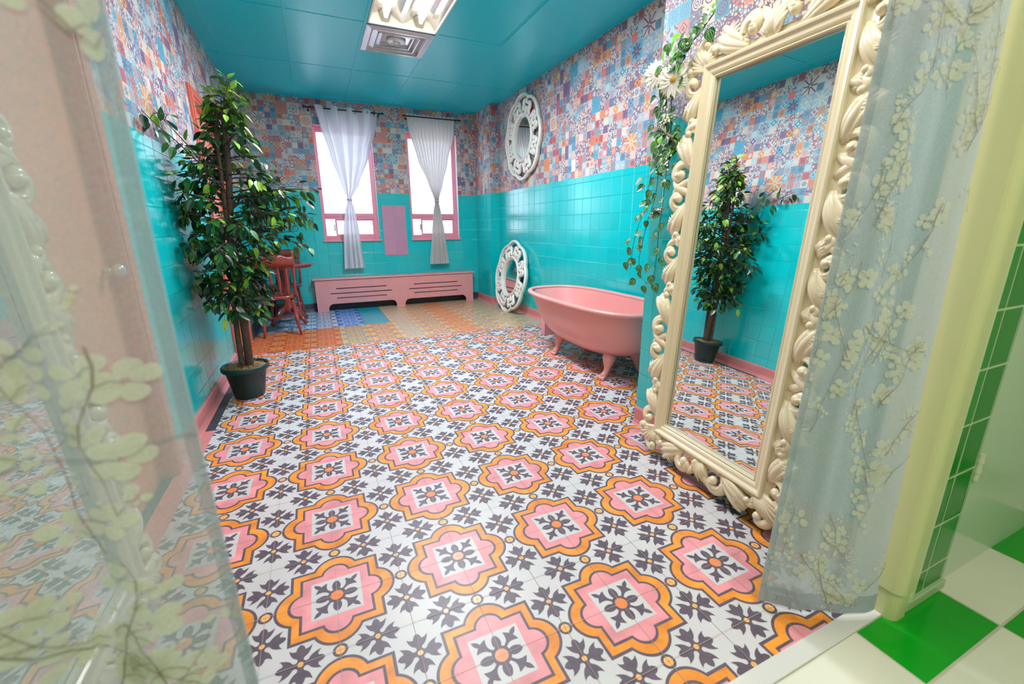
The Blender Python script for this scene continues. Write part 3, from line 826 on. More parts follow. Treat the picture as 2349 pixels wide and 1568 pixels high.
mb = MB(); mb.box(x0 - 0.025, x1 + 0.025, -0.022, 0.175, 0.452, 0.474); mb.build('top_board', M['pink'], t, bevel=0.005)
for s_ in (x0, x1 - 0.018):
    mb = MB(); mb.box(s_, s_ + 0.018, 0.018, 0.17, 0, 0.452); mb.build('side_panel', M['pink'], t, bevel=0.002)
mb = MB()
for k in range(5): mb.tube([(x0 + 0.1, 0.10, 0.14 + 0.055 * k), (x1 - 0.1, 0.10, 0.14 + 0.055 * k)], 0.014, 8)
mb.build('heating_pipes', M['dark'], t, smooth=True, label='dark heating pipes seen through the slots')

# pink painted panel between the windows
mb = MB(); 
mb.box(0.94, 1.285, YF - 0.006, YF, 0.758, 1.478)
tag(mb.build('wall_panel', tile_mat('pink_tile', 'x', (0.60, 0.27, 0.40), (0.52, 0.22, 0.34), off=(0.94, 0.06), sz=(0.173, 0.18)), bevel=0.001),
    'flat pink rectangular panel on the teal wall between the two windows', 'wall panel')

# =================================================================== WINDOW CURTAINS AND RODS
def lerp_tab(tab, z):
    for (z0, v0), (z1, v1) in zip(tab[:-1], tab[1:]):
        if z0 >= z >= z1:
            k = (z0 - z) / (z0 - z1) if z0 != z1 else 0
            k = k * k * (3 - 2 * k) * 0.5 + k * 0.5
            return tuple(a + (b_ - a) * k for a, b_ in zip(v0, v1))
    return tab[-1][1]
def tied_curtain(name, label, tab, folds, zt, zb, mat, yb, amp_top, scal=0.0, nu=90, nv=70):
    t = thing(name, label, 'curtain', (0, 0, 0))
    mb = MB()
    def fn(u, v):
        z = zt + (zb - zt) * v
        xl, xr, amp = lerp_tab(tab, z)
        w = sin(2 * pi * folds * u); w2 = sin(2 * pi * folds * 2.3 * u + 1.0)
        x = xl + (xr - xl) * (u + 0.012 * w2)
        y = yb - amp * (w + 0.35 * w2) - amp * 0.6
        if v > 0.985: z += scal * sin(2 * pi * u * 16)
        if v < 0.01: z += 0.008 * w
        return (x, y, z)
    mb.grid(fn, nu, nv)
    o = mb.build('cloth', mat, t, smooth=True)
    return t
yb = YF - 0.105
tab1 = [(2.72, (0.17, 0.975, 0.034)), (2.5, (0.215, 0.93, 0.040)), (2.1, (0.31, 0.80, 0.040)), (1.75, (0.41, 0.645, 0.034)), (1.56, (0.470, 0.535, 0.018)), (1.52, (0.474, 0.532, 0.016)),
        (1.40, (0.425, 0.560, 0.02)), (1.1, (0.375, 0.592, 0.022)), (0.59, (0.338, 0.618, 0.026))]
t1 = tied_curtain('window_curtain', 'white sheer curtain knotted in the middle, hung by rings over the left window', tab1, 4.0, 2.70, 0.595, M['sheer'], yb, 0.03, scal=0.008)
tab2 = [(2.72, (1.36, 2.085, 0.010)), (2.5, (1.38, 2.06, 0.016)), (2.1, (1.49, 1.95, 0.018)), (1.8, (1.62, 1.86, 0.016)), (1.56, (1.712, 1.780, 0.014)), (1.52, (1.716, 1.776, 0.013)),
        (1.40, (1.685, 1.80, 0.016)), (1.1, (1.645, 1.845, 0.02)), (0.6, (1.585, 1.895, 0.022))]
t2 = tied_curtain('window_curtain', 'cream sheer curtain gathered on its rod and knotted, over the window nearer the bathtub', tab2, 12.0, 2.705, 0.61, M['voile2'], yb, 0.012, nu=220)
for tt, cx0 in ((t1, 0.503), (t2, 1.746)):
    mb = MB(); mb.tube([(cx0 + 0.033 * cos(a), yb - 0.012 + 0.03 * sin(a), 1.54 + 0.004 * sin(2 * a)) for a in [2 * pi * k / 16 for k in range(16)]], 0.009, 8, closed=True)
    mb.build('tie_knot', M['sheer'], tt, smooth=True)
for k, xg in enumerate((0.25, 0.41, 0.60, 0.69, 0.84, 0.93)):
    mb = MB(); mb.tube([(xg + 0.006 * sin(a * 1.0), yb - 0.02 + 0.022 * cos(a), 2.668 + 0.026 * sin(a)) for a in [2 * pi * q_ / 14 for q_ in range(14)]], 0.0045, 6, closed=True)
    mb.build('grommet', M['black'], t1, smooth=True)
def rod(label, xa, xb, z):
    t = thing('curtain_rod', label, 'curtain rod', (0, 0, 0))
    mb = MB(); mb.tube([(xa, yb - 0.02, z), (xb, yb - 0.02, z)], 0.008, 10); mb.build('rod', M['black'], t, smooth=True)
    for x in (xa, xb):
        mb = MB(); mb.ball((x, yb - 0.02, z), 0.017, 0.014, 0.014); mb.build('finial', M['black'], t, smooth=True)
    for x in (xa + 0.05, xb - 0.05):
        mb = MB(); mb.tube([(x, yb - 0.02, z - 0.004), (x, YF - 0.02, z - 0.012), (x, YF, z - 0.012)], [0.006, 0.006, 0.016], 8); mb.build('bracket', M['black'], t, smooth=True)
rod('black curtain rod with end knobs above the left window', 0.06, 1.04, 2.672)
rod('black curtain rod mostly hidden in the gathered cream curtain', 1.33, 2.14, 2.676)

# =================================================================== CARVED MIRROR FRAMES
YAX = Vector((0, 1, 0))
def stroke(mb, pts, rad, hts, seg=6, fk=0.8):
    mb.tube([(p[0], -h, p[1]) for p, h in zip(pts, hts)], rad, seg, flat=YAX, fk=fk)
class Loc2:
    """2-D frame on the mirror plane: origin o, along t, outward n"""
    def __init__(s, o, t, n, sc=1.0): s.o = o; s.t = t; s.n = n; s.k = sc
    def __call__(s, a, b_): return (s.o[0] + s.k * (a * s.t[0] + b_ * s.n[0]), s.o[1] + s.k * (a * s.t[1] + b_ * s.n[1]))
def cscroll(mb, L, c, R, a0, turn, r0, h0, n=20, shrink=0.78):
    pts, rad, ht = [], [], []
    for i in range(n + 1):
        k = i / n; r = R * (1 - shrink * k); a = a0 + turn * k
        pts.append(L(c[0] + r * cos(a), c[1] + r * sin(a)))
        rad.append(L.k * r0 * (0.45 + 0.75 * sin(pi * min(1, 0.12 + k * 0.8)) ** 0.8) * (1 - 0.25 * k)); ht.append(L.k * (h0 + 0.014 * k))
    stroke(mb, pts, rad, ht, 8, 0.95)
    e = pts[-1]; mb.ball((e[0], -ht[-1], e[1]), L.k * r0 * 0.95, L.k * r0 * 0.95, L.k * r0 * 0.95, 8, 6)
def acanthus(mb, L, base, ang, length, spread, n=6, curl=0.5, r=0.010, h0=0.012, side=1):
    x, y = base; aa = ang - side * curl * 0.4; pts, rad, ht = [], [], []
    for k in range(9):
        q_ = k / 8
        pts.append(L(x, y)); rad.append(L.k * length * 0.27 * spread ** 0.5 * (0.25 + 0.8 * sin(pi * q_ ** 0.8) ** 0.8) * (1 - 0.45 * q_)); ht.append(L.k * (h0 - 0.002 + 0.012 * sin(pi * q_ * 0.9)))
        aa += side * curl * 1.5 / 8 * (0.3 + 1.2 * q_); x += cos(aa) * length * 0.88 / 8; y += sin(aa) * length * 0.88 / 8
    stroke(mb, pts, rad, ht, 10, 0.32)
    n = int(n * 1.5 + 0.5); r = r * 0.66
    for i in range(n):
        f = (i / (n - 1)) - 0.5
        a = ang + f * spread; ll = length * (1 - 0.55 * abs(f + 0.12) * 1.3)
        pts, rad, ht = [], [], []
        b0 = (base[0] + 0.012 * f * cos(ang + pi / 2), base[1] + 0.012 * f * sin(ang + pi / 2))
        m_ = 9; x, y = b0; aa = a - side * curl * 0.4
        for k in range(m_ + 1):
            q_ = k / m_
            pts.append(L(x, y)); rad.append(L.k * max(0.0015, r * (0.35 + 0.9 * sin(pi * q_ ** 0.8)) * (1 - 0.3 * q_)))
            ht.append(L.k * (h0 + 0.018 * sin(pi * q_ * 0.9) - 0.006 * abs(f)))
            aa += side * curl * 1.5 / m_ * (0.3 + 1.2 * q_)
            x += cos(aa) * ll / m_; y += sin(aa) * ll / m_
        stroke(mb, pts, rad, ht, 6, 0.85)
def ornament_unit(mb, L, flip=1):
    """about 0.27 long and 0.12 deep: hooked scroll with an eye, ribbed leaf hugging the moulding, small volute"""
    f = flip
    cscroll(mb, L, (f * -0.062, 0.058), 0.048, pi / 2 - f * 2.3, f * 4.9, 0.0205, 0.014)
    cscroll(mb, L, (f * -0.060, 0.056), 0.036, pi / 2 - f * 1.9, f * 3.6, 0.0100, 0.026)
    stroke(mb, [L(*p) for p in bez((f * -0.15, 0.002), (f * -0.125, 0.045), (f * -0.12, 0.075), (f * -0.085, 0.095), 8)],
           [L.k * v for v in (0.012, 0.015, 0.018, 0.019, 0.019, 0.018, 0.016, 0.014, 0.012)], [L.k * v for v in (0.01, 0.014, 0.018, 0.02, 0.022, 0.022, 0.022, 0.02, 0.018)], 8)
    # three long ribbed strands sweeping along, then the spray
    for k, (w, rr) in enumerate(((0.0, 0.016), (0.020, 0.015), (0.040, 0.014), (0.060, 0.012))):
        pts = [L(*p) for p in bez((f * -0.045, 0.002 + w * 0.25), (f * 0.01, 0.012 + w * 0.6), (f * 0.055, 0.028 + w * 1.05), (f * (0.105 - w * 0.5), 0.062 + w * 0.75), 10)]
        stroke(mb, pts, [L.k * rr * (0.45 + 0.75 * sin(pi * (0.08 + 0.84 * q_ / 10))) for q_ in range(11)], [L.k * (0.012 + 0.014 * sin(pi * q_ / 10) + 0.004 * (k % 2)) for q_ in range(11)], 7, 0.85)
    acanthus(mb, L, (f * 0.03, 0.010), pi / 2 - f * 0.15, 0.105, 0.9, 5, 0.7, 0.0135, 0.016, side=f)
    cscroll(mb, L, (f * 0.102, 0.036), 0.030, -pi / 2, f * 4.4, 0.0150, 0.012, 14)
    acanthus(mb, L, (f * 0.150, 0.000), pi / 2 + f * 0.85, 0.075, 0.7, 4, 0.4, 0.012, 0.010, side=-f)
def moulding_rect(mb, x0, x1, z0, z1, prof):
    """prof: list of (distance outward from the glass edge, height)"""
    R_ = []
    for d, h in prof: R_.append([(x0 - d, -h, z0 - d), (x1 + d, -h, z0 - d), (x1 + d, -h, z1 + d), (x0 - d, -h, z1 + d)])
    for A, B_ in zip(R_[:-1], R_[1:]):
        mb.add(A + B_, [(k, 4 + k, 4 + (k + 1) % 4, (k + 1) % 4) for k in range(4)])
def baroque_rect(label, loc, rot):
    t = thing('floor_mirror', label, 'mirror', loc, rot)
    gx_, gz0, gz1 = 0.2530, 0.0, 1.552
    mb = MB(); mb.box(-gx_ - 0.004, gx_ + 0.004, 0.0, 0.006, gz0 - 0.004, gz1 + 0.004); mb.build('mirror_glass', M['mirror'], t)
    mb = MB()
    moulding_rect(mb, -gx_, gx_, gz0, gz1, [(0.0, 0.001), (0.001, 0.016), (0.006, 0.020), (0.012, 0.017), (0.016, 0.023), (0.022, 0.026), (0.034, 0.027), (0.043, 0.036), (0.050, 0.038), (0.056, 0.034), (0.058, 0.020), (0.070, 0.014), (0.075, -0.012), (0.0, -0.012)])
    mb.build('inner_moulding', M['cream'], t, smooth=False, bevel=0.0012)
    mb = MB()
    ox0, oz0, oz1 = gx_ + 0.058, gz0 - 0.058, gz1 + 0.058
    # solid ground the carving grows from
    moulding_rect(mb, -gx_, gx_, gz0, gz1, [(0.05, 0.018), (0.074, 0.015), (0.088, 0.006), (0.090, -0.010)])
    H = oz1 - oz0; n = 7
    for k in range(n):
        zc = oz0 + H * (k + 0.5) / n
        fl = 1 if k < 3 else -1
        if k in (1, 5): fl = -fl
        mb_l = Loc2((-ox0, zc), (0, 1), (-1, 0), 0.98 + 0.06 * ((k * 7) % 3 - 1)); ornament_unit(mb, mb_l, fl)
        mb_r = Loc2((ox0, zc), (0, 1), (1, 0), 0.98 + 0.06 * ((k * 5) % 3 - 1)); ornament_unit(mb, mb_r, fl)
    Wd = 2 * ox0
    for k in range(2):
        xc = -ox0 + Wd * (k + 0.5) / 2; f = 1 if k else -1
        ornament_unit(mb, Loc2((xc, oz0), (1, 0), (0, -1), 1.02), f); ornament_unit(mb, Loc2((xc, oz1), (1, 0), (0, 1), 1.10), f)
    acanthus(mb, Loc2((0, oz1), (1, 0), (0, 1), 1.15), (0, 0.0), pi / 2, 0.10, 1.3, 5, 0.01, 0.016, 0.018)
    acanthus(mb, Loc2((0, oz0), (1, 0), (0, -1), 1.05), (0, 0.0), pi / 2, 0.10, 1.3, 5, 0.01, 0.016, 0.018)
    for sx in (-1, 1):
        for sz, zz in ((-1, oz0), (1, oz1)):
            L = Loc2((sx * ox0, zz), (sx, 0), (0, sz), 1.0)
            acanthus(mb, L, (-0.02, -0.02), pi / 4, 0.15, 1.1, 5, 0.02, 0.017, 0.016)
            cscroll(mb, L, (0.075, 0.005), 0.042, pi * 0.9, -4.4, 0.019, 0.012); cscroll(mb, L, (0.005, 0.075), 0.042, -0.4 * pi, 4.4, 0.019, 0.012)
    mb.build('carved_border', M['cream'], t, smooth=True)
    mb = MB(); mb.box(-0.29, 0.29, 0.010, 0.022, -0.05, 1.60); mb.build('backing_board', M['bark'], t)
    return t
m1 = baroque_rect('tall cream mirror with carved leafy scroll frame, leaning on the chase beside the bathtub', (1.4951, 1.2235, 0.1998), (-0.062, 0, -pi / 2 - 0.048))
m2 = copy_tree(m1)
m2['label'] = 'tall cream carved mirror leaning on the left wall, blurred behind the hanging floral curtain'
m2.location = (-0.615, 1.12, 0.196); m2.rotation_euler = (-0.05, 0, pi / 2)

def baroque_round():
    t = thing('round_mirror', '', 'mirror', (0, 0, 0), (0, 0, 0))
    RG = 0.235
    mb = MB(); mb.lathe([(0.0005, 0.0), (RG + 0.004, 0.0)], (0, 0, 0), 48, cap=False)
    mb.v = [(x, 0.0, y) for x, y, z in mb.v]; mb.build('mirror_glass', M['mirror'], t)
    def ring(mb, prof, seg=64):
        vs_ = []; n = len(prof)
        for d, h in prof:
            for i in range(seg): a = 2 * pi * i / seg; vs_.append((d * cos(a), -h, d * sin(a)))
        mb.add(vs_, [(j * seg + i, (j + 1) * seg + i, (j + 1) * seg + (i + 1) % seg, j * seg + (i + 1) % seg) for j in range(n - 1) for i in range(seg)])
    mb = MB(); ring(mb, [(RG, 0.0), (RG + .002, .018), (RG + .01, .026), (RG + .018, .022), (RG + .024, .034), (RG + .036, .04), (RG + .046, .032), (RG + .05, .018), (RG + .05, -.014), (RG - .01, -.014)])
    mb.build('inner_moulding', M['whitelac'], t, smooth=True)
    mb = MB(); N = 8
    R0 = RG + 0.045
    for i in range(N):
        a = 2 * pi * i / N + pi / N
        L = Loc2((R0 * cos(a), R0 * sin(a)), (-sin(a), cos(a)), (cos(a), sin(a)), 1.0)
        for f in (-1, 1):
            cscroll(mb, L, (f * 0.052, 0.108), 0.050, -pi / 2 - f * 0.5 - (pi if f < 0 else 0) * 0, f * 4.4, 0.0225, 0.010, 18, 0.74)
            pts = [L(*p) for p in bez((f * 0.004, -0.012), (f * 0.010, 0.040), (f * 0.016, 0.070), (f * 0.045, 0.062), 8)]
            stroke(mb, pts, [0.017 + 0.008 * sin(pi * q_ / 8) for q_ in range(9)], [0.014 + 0.010 * sin(pi * q_ / 8) for q_ in range(9)], 8)
            pts = [L(*p) for p in bez((f * 0.095, 0.000), (f * 0.070, 0.030), (f * 0.075, 0.060), (f * 0.100, 0.090), 8)]
            stroke(mb, pts, [0.016 + 0.010 * sin(pi * q_ / 8) for q_ in range(9)], [0.012 + 0.008 * sin(pi * q_ / 8) for q_ in range(9)], 8)
        acanthus(mb, L, (0.0, 0.10), pi / 2, 0.07, 0.8, 3, 0.01, 0.016, 0.016)
    # scalloped outer rim, six bays
    pts = [((0.450 + 0.036 * abs(cos(4 * w)) ** 0.7) * cos(w), -0.016, (0.450 + 0.036 * abs(cos(4 * w)) ** 0.7) * sin(w)) for w in [2 * pi * k / 120 for k in range(120)]]
    mb.tube(pts, 0.021, 8, closed=True)
    pts = [((0.442 + 0.034 * abs(cos(4 * w)) ** 0.7) * cos(w), 0.006, (0.442 + 0.034 * abs(cos(4 * w)) ** 0.7) * sin(w)) for w in [2 * pi * k / 120 for k in range(120)]]
    mb.tube(pts, 0.018, 8, closed=True)
    mb.build('carved_border', M['whitelac'], t, smooth=True)
    mb = MB(); ring(mb, [(0.001, -0.012), (0.27, -0.012)], 40); mb.build('backing_board', M['bark'], t)
    return t
rm = baroque_round()
rm['label'] = 'round white mirror with pierced scroll frame hanging high on the wallpaper'
rm.location = (XR - 0.028, 5.262, 2.232); rm.rotation_euler = (0, 0, -pi / 2)
rm2 = copy_tree(rm)
rm2['label'] = 'round white mirror with pierced scroll frame standing on the floor against the teal tiles'
rm2.location = (2.445, 5.50, 0.483); rm2.rotation_euler = (-0.155, 0, -pi / 2)

# =================================================================== BATHTUB
t = thing('bathtub', 'pink painted clawfoot bathtub with rolled rim along the teal tiled wall', 'bathtub', (2.115, 3.05, 0))
HX, HY, ZR, ZBOT = 0.335, 0.80, 0.555, 0.145
def plan(w, hx, hyf, hyn, e=2.9):
    c, s_ = cos(w), sin(w)
    return (hx * math.copysign(abs(c) ** (2 / e), c), (hyf if s_ > 0 else hyn) * math.copysign(abs(s_) ** (2 / e), s_))
def shell(off, zb, nd=18, seg=56):
    rows = []
    for j in range(nd + 1):
        k = j / nd; d = sin(k * pi / 2) ** 1.05 if j < nd else 1.0
        rho = max(0.02, (1 - d ** 4.5) ** (1 / 2.6)) if j < nd else 0.02
        hx = (HX - off) * rho * (1 - 0.20 * d); hf = (HY - off) * rho * (1 - 0.30 * d); hn = (HY - off) * rho * (1 - 0.09 * d)
        rows.append([(*plan(2 * pi * i / seg, hx, hf, hn, 2.9 - 0.5 * d), ZR - (ZR - zb) * d) for i in range(seg)])
    return rows
mb = MB()
outer = shell(0.0, ZBOT); inner = shell(0.018, ZBOT + 0.02)
seg = 56
for rows, flip in ((outer, False), (inner, True)):
    vs_ = [p for r in rows for p in r]; fs = []
    for j in range(len(rows) - 1):
        for i in range(seg):
            k = (i + 1) % seg; f = (j * seg + i, j * seg + k, (j + 1) * seg + k, (j + 1) * seg + i)
            fs.append(f if flip else tuple(reversed(f)))
    n = len(rows) - 1; fs.append(tuple(n * seg + i for i in range(seg)) if flip else tuple(n * seg + i for i in reversed(range(seg))))
    mb.add(vs_, fs)
mb.build('tub_body', M['tub'], t, smooth=True)
mb = MB()
pts = [(*plan(2 * pi * i / 96, HX + 0.012, HY + 0.012, HY + 0.012), ZR + 0.004) for i in range(96)]
mb.tube(pts, 0.024, 12, closed=True, flat=Vector((0, 0, 1)), fk=0.8); mb.build('rolled_rim', M['tub'], t, smooth=True)
def clawfoot(sx, y, fwd):
    mb = MB(); 
    pts = [(0.10, 0, 0.20), (0.115, 0, 0.165), (0.12, 0, 0.13), (0.125, 0, 0.095), (0.135, 0, 0.062), (0.155, 0, 0.036), (0.178, 0, 0.022)]
    mb.tube([(sx * (p[0] + 0.02), y, p[2]) for p in pts], [0.05, 0.052, 0.040, 0.027, 0.022, 0.026, 0.022], 12)
    for k in (-1.2, -0.4, 0.4, 1.2):
        a = k * 0.42
        mb.tube([(sx * (0.172 + 0.0 * cos(a)), y + 0.012 * k, 0.026), (sx * (0.172 + 0.032 * cos(a)), y + 0.03 * sin(a) + 0.010 * k, 0.022), (sx * (0.172 + 0.048 * cos(a)), y + 0.045 * sin(a) + 0.010 * k, 0.008)], [0.013, 0.012, 0.006], 8)
    mb.build('claw_foot', M['tub'], t, smooth=True)
for sx in (-1, 1):
    clawfoot(sx, -0.455, 0); clawfoot(sx, 0.30, 0)
mb = MB(); mb.lathe([(0.022, 0), (0.022, 0.008), (0.012, 0.010)], (0, -0.52, ZBOT + 0.02), 16); mb.build('drain', M['steel'], t, smooth=True)
# boxed pipe beside the tub's far end
mb = MB(); mb.box(2.19, 2.30, 4.03, 4.12, 0.0015, 0.47)
tag(mb.build('pipe_box', M['pink'], bevel=0.004), 'upright pink boxed pipe standing on the floor at the far end of the bathtub', 'pipe cover')

# =================================================================== TABLE AND CHAIRS
def turned(mb, p0, p1, prof, seg=10):
    """prof: (fraction, radius)"""
    a, b_ = Vector(p0), Vector(p1)
    mb.tube([a.lerp(b_, f) for f, r in prof], [r for f, r in prof], seg)
LEG = [(0, .017), (.12, .019), (.30, .021), (.36, .014), (.40, .022), (.44, .014), (.48, .023), (.70, .020), (.76, .013), (.79, .019), (.83, .014), (1.0, .011)]
SPN = [(0, .008), (.2, .010), (.5, .014), (.8, .010), (1, .008)]
PST = [(0, .014), (.10, .018), (.24, .014), (.30, .020), (.36, .015), (.62, .017), (.68, .013), (.72, .020), (.88, .018), (.94, .012), (.975, .017), (1.0, .006)]
def chair(label, loc, rz):
    t = thing('spindle_chair', label, 'chair', loc, (0, 0, rz), group=None)
    mb = MB()
    def seatf(u, v):
        a = 2 * pi * u
        w = 0.205 + 0.02 * (1 if sin(a) > 0 else -0.4) * abs(sin(a)); x, y = plan(a, w, 0.20, 0.20, 3.2)
        k = [1, 1.0, 0.97, 0.6, 0.02, 0.02, 0.6, 0.93][int(round(v * 7))]; z = [0.418, 0.437, 0.447, 0.440, 0.437, 0.412, 0.410, 0.410][int(round(v * 7))]
        return (x * k, y * k, z)
    mb.grid(seatf, 36, 7, cu=True); mb.grid(lambda u, v: seatf(u, v), 36, 7, cu=True) if False else None
    # close outer edge
    o = mb.build('seat', M['chair'], t, smooth=True)
    bm = bmesh.new(); bm.from_mesh(o.data)
    ed = [e for e in bm.edges if e.is_boundary]
    bmesh.ops.bridge_loops(bm, edges=ed); bmesh.ops.recalc_face_normals(bm, faces=bm.faces[:]); bm.to_mesh(o.data); bm.free()
    for sx in (-1, 1):
        for sy in (-1, 1):
            mb = MB(); turned(mb, (sx * 0.135, sy * 0.13, 0.42), (sx * 0.182, sy * 0.195, 0.0), LEG); mb.build('leg', M['chair'], t, smooth=True)
        mb = MB(); turned(mb, (sx * 0.178, -0.165, 0.43), (sx * 0.196, -0.265, 0.93), PST); mb.build('back_post', M['chair'], t, smooth=True)
        mb = MB(); turned(mb, (sx * 0.163, -0.165, 0.18), (sx * 0.163, 0.165, 0.18), SPN); mb.build('stretcher', M['chair'], t, smooth=True)
    mb = MB(); turned(mb, (-0.163, 0.0, 0.18), (0.163, 0.0, 0.18), SPN); mb.build('stretcher', M['chair'], t, smooth=True)
    for k in (-1.5, -0.5, 0.5, 1.5):
        mb = MB(); turned(mb, (k * 0.072, -0.175, 0.435), (k * 0.080, -0.243, 0.765), [(0, .009), (.12, .013), (.5, .017), (.85, .012), (1, .008)]); mb.build('spindle', M['chair'], t, smooth=True)
    mb = MB()
    def rail(u, v):
        x = -0.195 + 0.39 * u; bow = -0.018 * sin(pi * u)
        zt = 0.868 + 0.026 * sin(pi * u) - 0.012 * sin(3 * pi * u) ** 2; zb_ = 0.760 + 0.008 * sin(pi * u)
        A = [(0.010, zb_), (-0.010, zb_), (-0.012, zt - 0.006), (-0.004, zt), (0.004, zt), (0.010, zt - 0.006)]
        a, z = A[int(round(v * 6)) % 6]
        return (x, -0.245 - (z - 0.77) * 0.2 + bow + a, z)
    mb.grid(rail, 16, 6, cv=True)
    mb.build('top_rail', M['chair'], t, smooth=True)
    return t
chair('red-brown spindle-back wooden chair behind the potted tree, its back to the camera', (-0.452, 5.44, 0.0015), 0.06)
chair('red-brown spindle-back wooden chair on the far side of the small round table', (-0.435, 6.41, 0.0015), pi - 0.05)
t = thing('round_table', 'small round red-brown pedestal table between the two spindle chairs', 'table', (-0.40, 5.97, 0.0015))
mb = MB(); mb.lathe([(0.001, 0.715), (0.30, 0.715), (0.305, 0.70), (0.32, 0.70), (0.325, 0.722), (0.345, 0.724), (0.352, 0.733), (0.350, 0.743), (0.33, 0.748), (0.001, 0.748)], (0, 0, 0), 48)
mb.build('table_top', M['chair'], t, smooth=False)
mb = MB(); mb.lathe([(0.05, 0.14), (0.065, 0.16), (0.068, 0.22), (0.04, 0.25), (0.052, 0.28), (0.036, 0.31), (0.05, 0.42), (0.058, 0.50), (0.038, 0.58), (0.05, 0.60), (0.04, 0.63), (0.08, 0.70), (0.09, 0.715)], (0, 0, 0), 20)
mb.build('pedestal', M['chair'], t, smooth=True)
for k in range(4):
    a = pi / 4 + k * pi / 2; mb = MB()
    mb.tube([(0.04 * cos(a), 0.04 * sin(a), 0.19), (0.12 * cos(a), 0.12 * sin(a), 0.17), (0.20 * cos(a), 0.20 * sin(a), 0.09), (0.27 * cos(a), 0.27 * sin(a), 0.028)], [0.032, 0.036, 0.028, 0.027], 10, flat=Vector((-sin(a), cos(a), 0)), fk=0.7)
    mb.build('foot', M['chair'], t, smooth=True)

# =================================================================== LEAVES
def leaf(mb, base, dirv, up, L, W, mi, fold=0.25, droop=0.15, n=5):
    d = Vector(dirv).normalized(); s_ = d.cross(Vector(up))
    if s_.length < 1e-3: s_ = d.cross(Vector((1, 0, 0)))
    s_.normalize(); nn = s_.cross(d)
    b_ = Vector(base); vs_ = []
    for i in range(n + 1):
        k = i / n; w = W * 0.5 * (sin(pi * k ** 0.75) ** 0.85 if 0 < k < 1 else 0.0)
        c = b_ + d * (L * k) - nn * (droop * L * k * k)
        vs_ += [c - s_ * w + nn * (w * fold), c, c + s_ * w + nn * (w * fold)]
    fs = []
    for i in range(n):
        a = i * 3
        if i == 0: fs += [(a + 1, a + 4, a + 3), (a + 1, a + 5, a + 4)]
        elif i == n - 1: fs += [(a, a + 1, a + 4), (a + 1, a + 2, a + 4)]
        else: fs += [(a, a + 1, a + 4, a + 3), (a + 1, a + 2, a + 5, a + 4)]
    mb.add(vs_, fs, mi)

# potted ficus
random.seed(11)
t = thing('potted_ficus', 'tall artificial ficus tree in a dark green pot by the left wall', 'potted plant', (-0.55, 3.40, 0.003))
mb = MB(); mb.lathe([(0.092, 0.0), (0.094, 0.004), (0.128, 0.195), (0.146, 0.200), (0.150, 0.206), (0.150, 0.228), (0.145, 0.235), (0.138, 0.234), (0.134, 0.205), (0.122, 0.19)], (0, 0, 0), 40, cap=False)
mb.lathe([(0.001, 0.0), (0.092, 0.0)], (0, 0, 0), 40, cap=False)
mb.build('pot', M['gold'], t, smooth=True)
mb = MB()
mb.grid(lambda u, v: (0.131 * v * cos(2 * pi * u), 0.131 * v * sin(2 * pi * u), 0.215 + 0.012 * sin(7 * u * 2 * pi) * v * (1 - v) * 3 + 0.006 * (1 - v)), 30, 6, cu=True)
for k in range(220):
    a, r = random.uniform(0, 2 * pi), 0.12 * sqrt(random.random()); b_ = random.uniform(0, 2 * pi); l = random.uniform(0.012, 0.035)
    p = Vector((r * cos(a), r * sin(a), 0.222 + random.uniform(0, 0.006)))
    e_ = p + Vector((cos(b_) * l, sin(b_) * l, random.uniform(-0.004, 0.012)))
    if hypot_ := sqrt(e_.x ** 2 + e_.y ** 2):
        if hypot_ < 0.128: mb.tube([p, e_], 0.0013, 4)
mb.build('mulch', M['mulch'], t)
def trunk_pt(z):
    return Vector((0.018 + (z - 0.25) * 0.045 + 0.055 * max(0, z - 1.25) ** 1.2, 0.0, z))
mb = MB()
for ph, rr, oxy in ((0.0, 0.026, (0.0, 0.0)), (2.2, 0.017, (-0.028, -0.010)), (4.3, 0.013, (0.010, 0.026))):
    zs_ = [0.205 + k * 0.06 for k in range(29)]
    mb.tube([trunk_pt(z) + Vector((oxy[0] + 0.010 * sin(z * 5 + ph), oxy[1] + 0.010 * cos(z * 5 + ph), 0)) for z in zs_], [rr * (1.05 - 0.42 * (z - 0.2) / 1.7) for z in zs_], 9)
mb.build('trunk', M['bark'], t, smooth=True)
br = MB(); lv = MB()
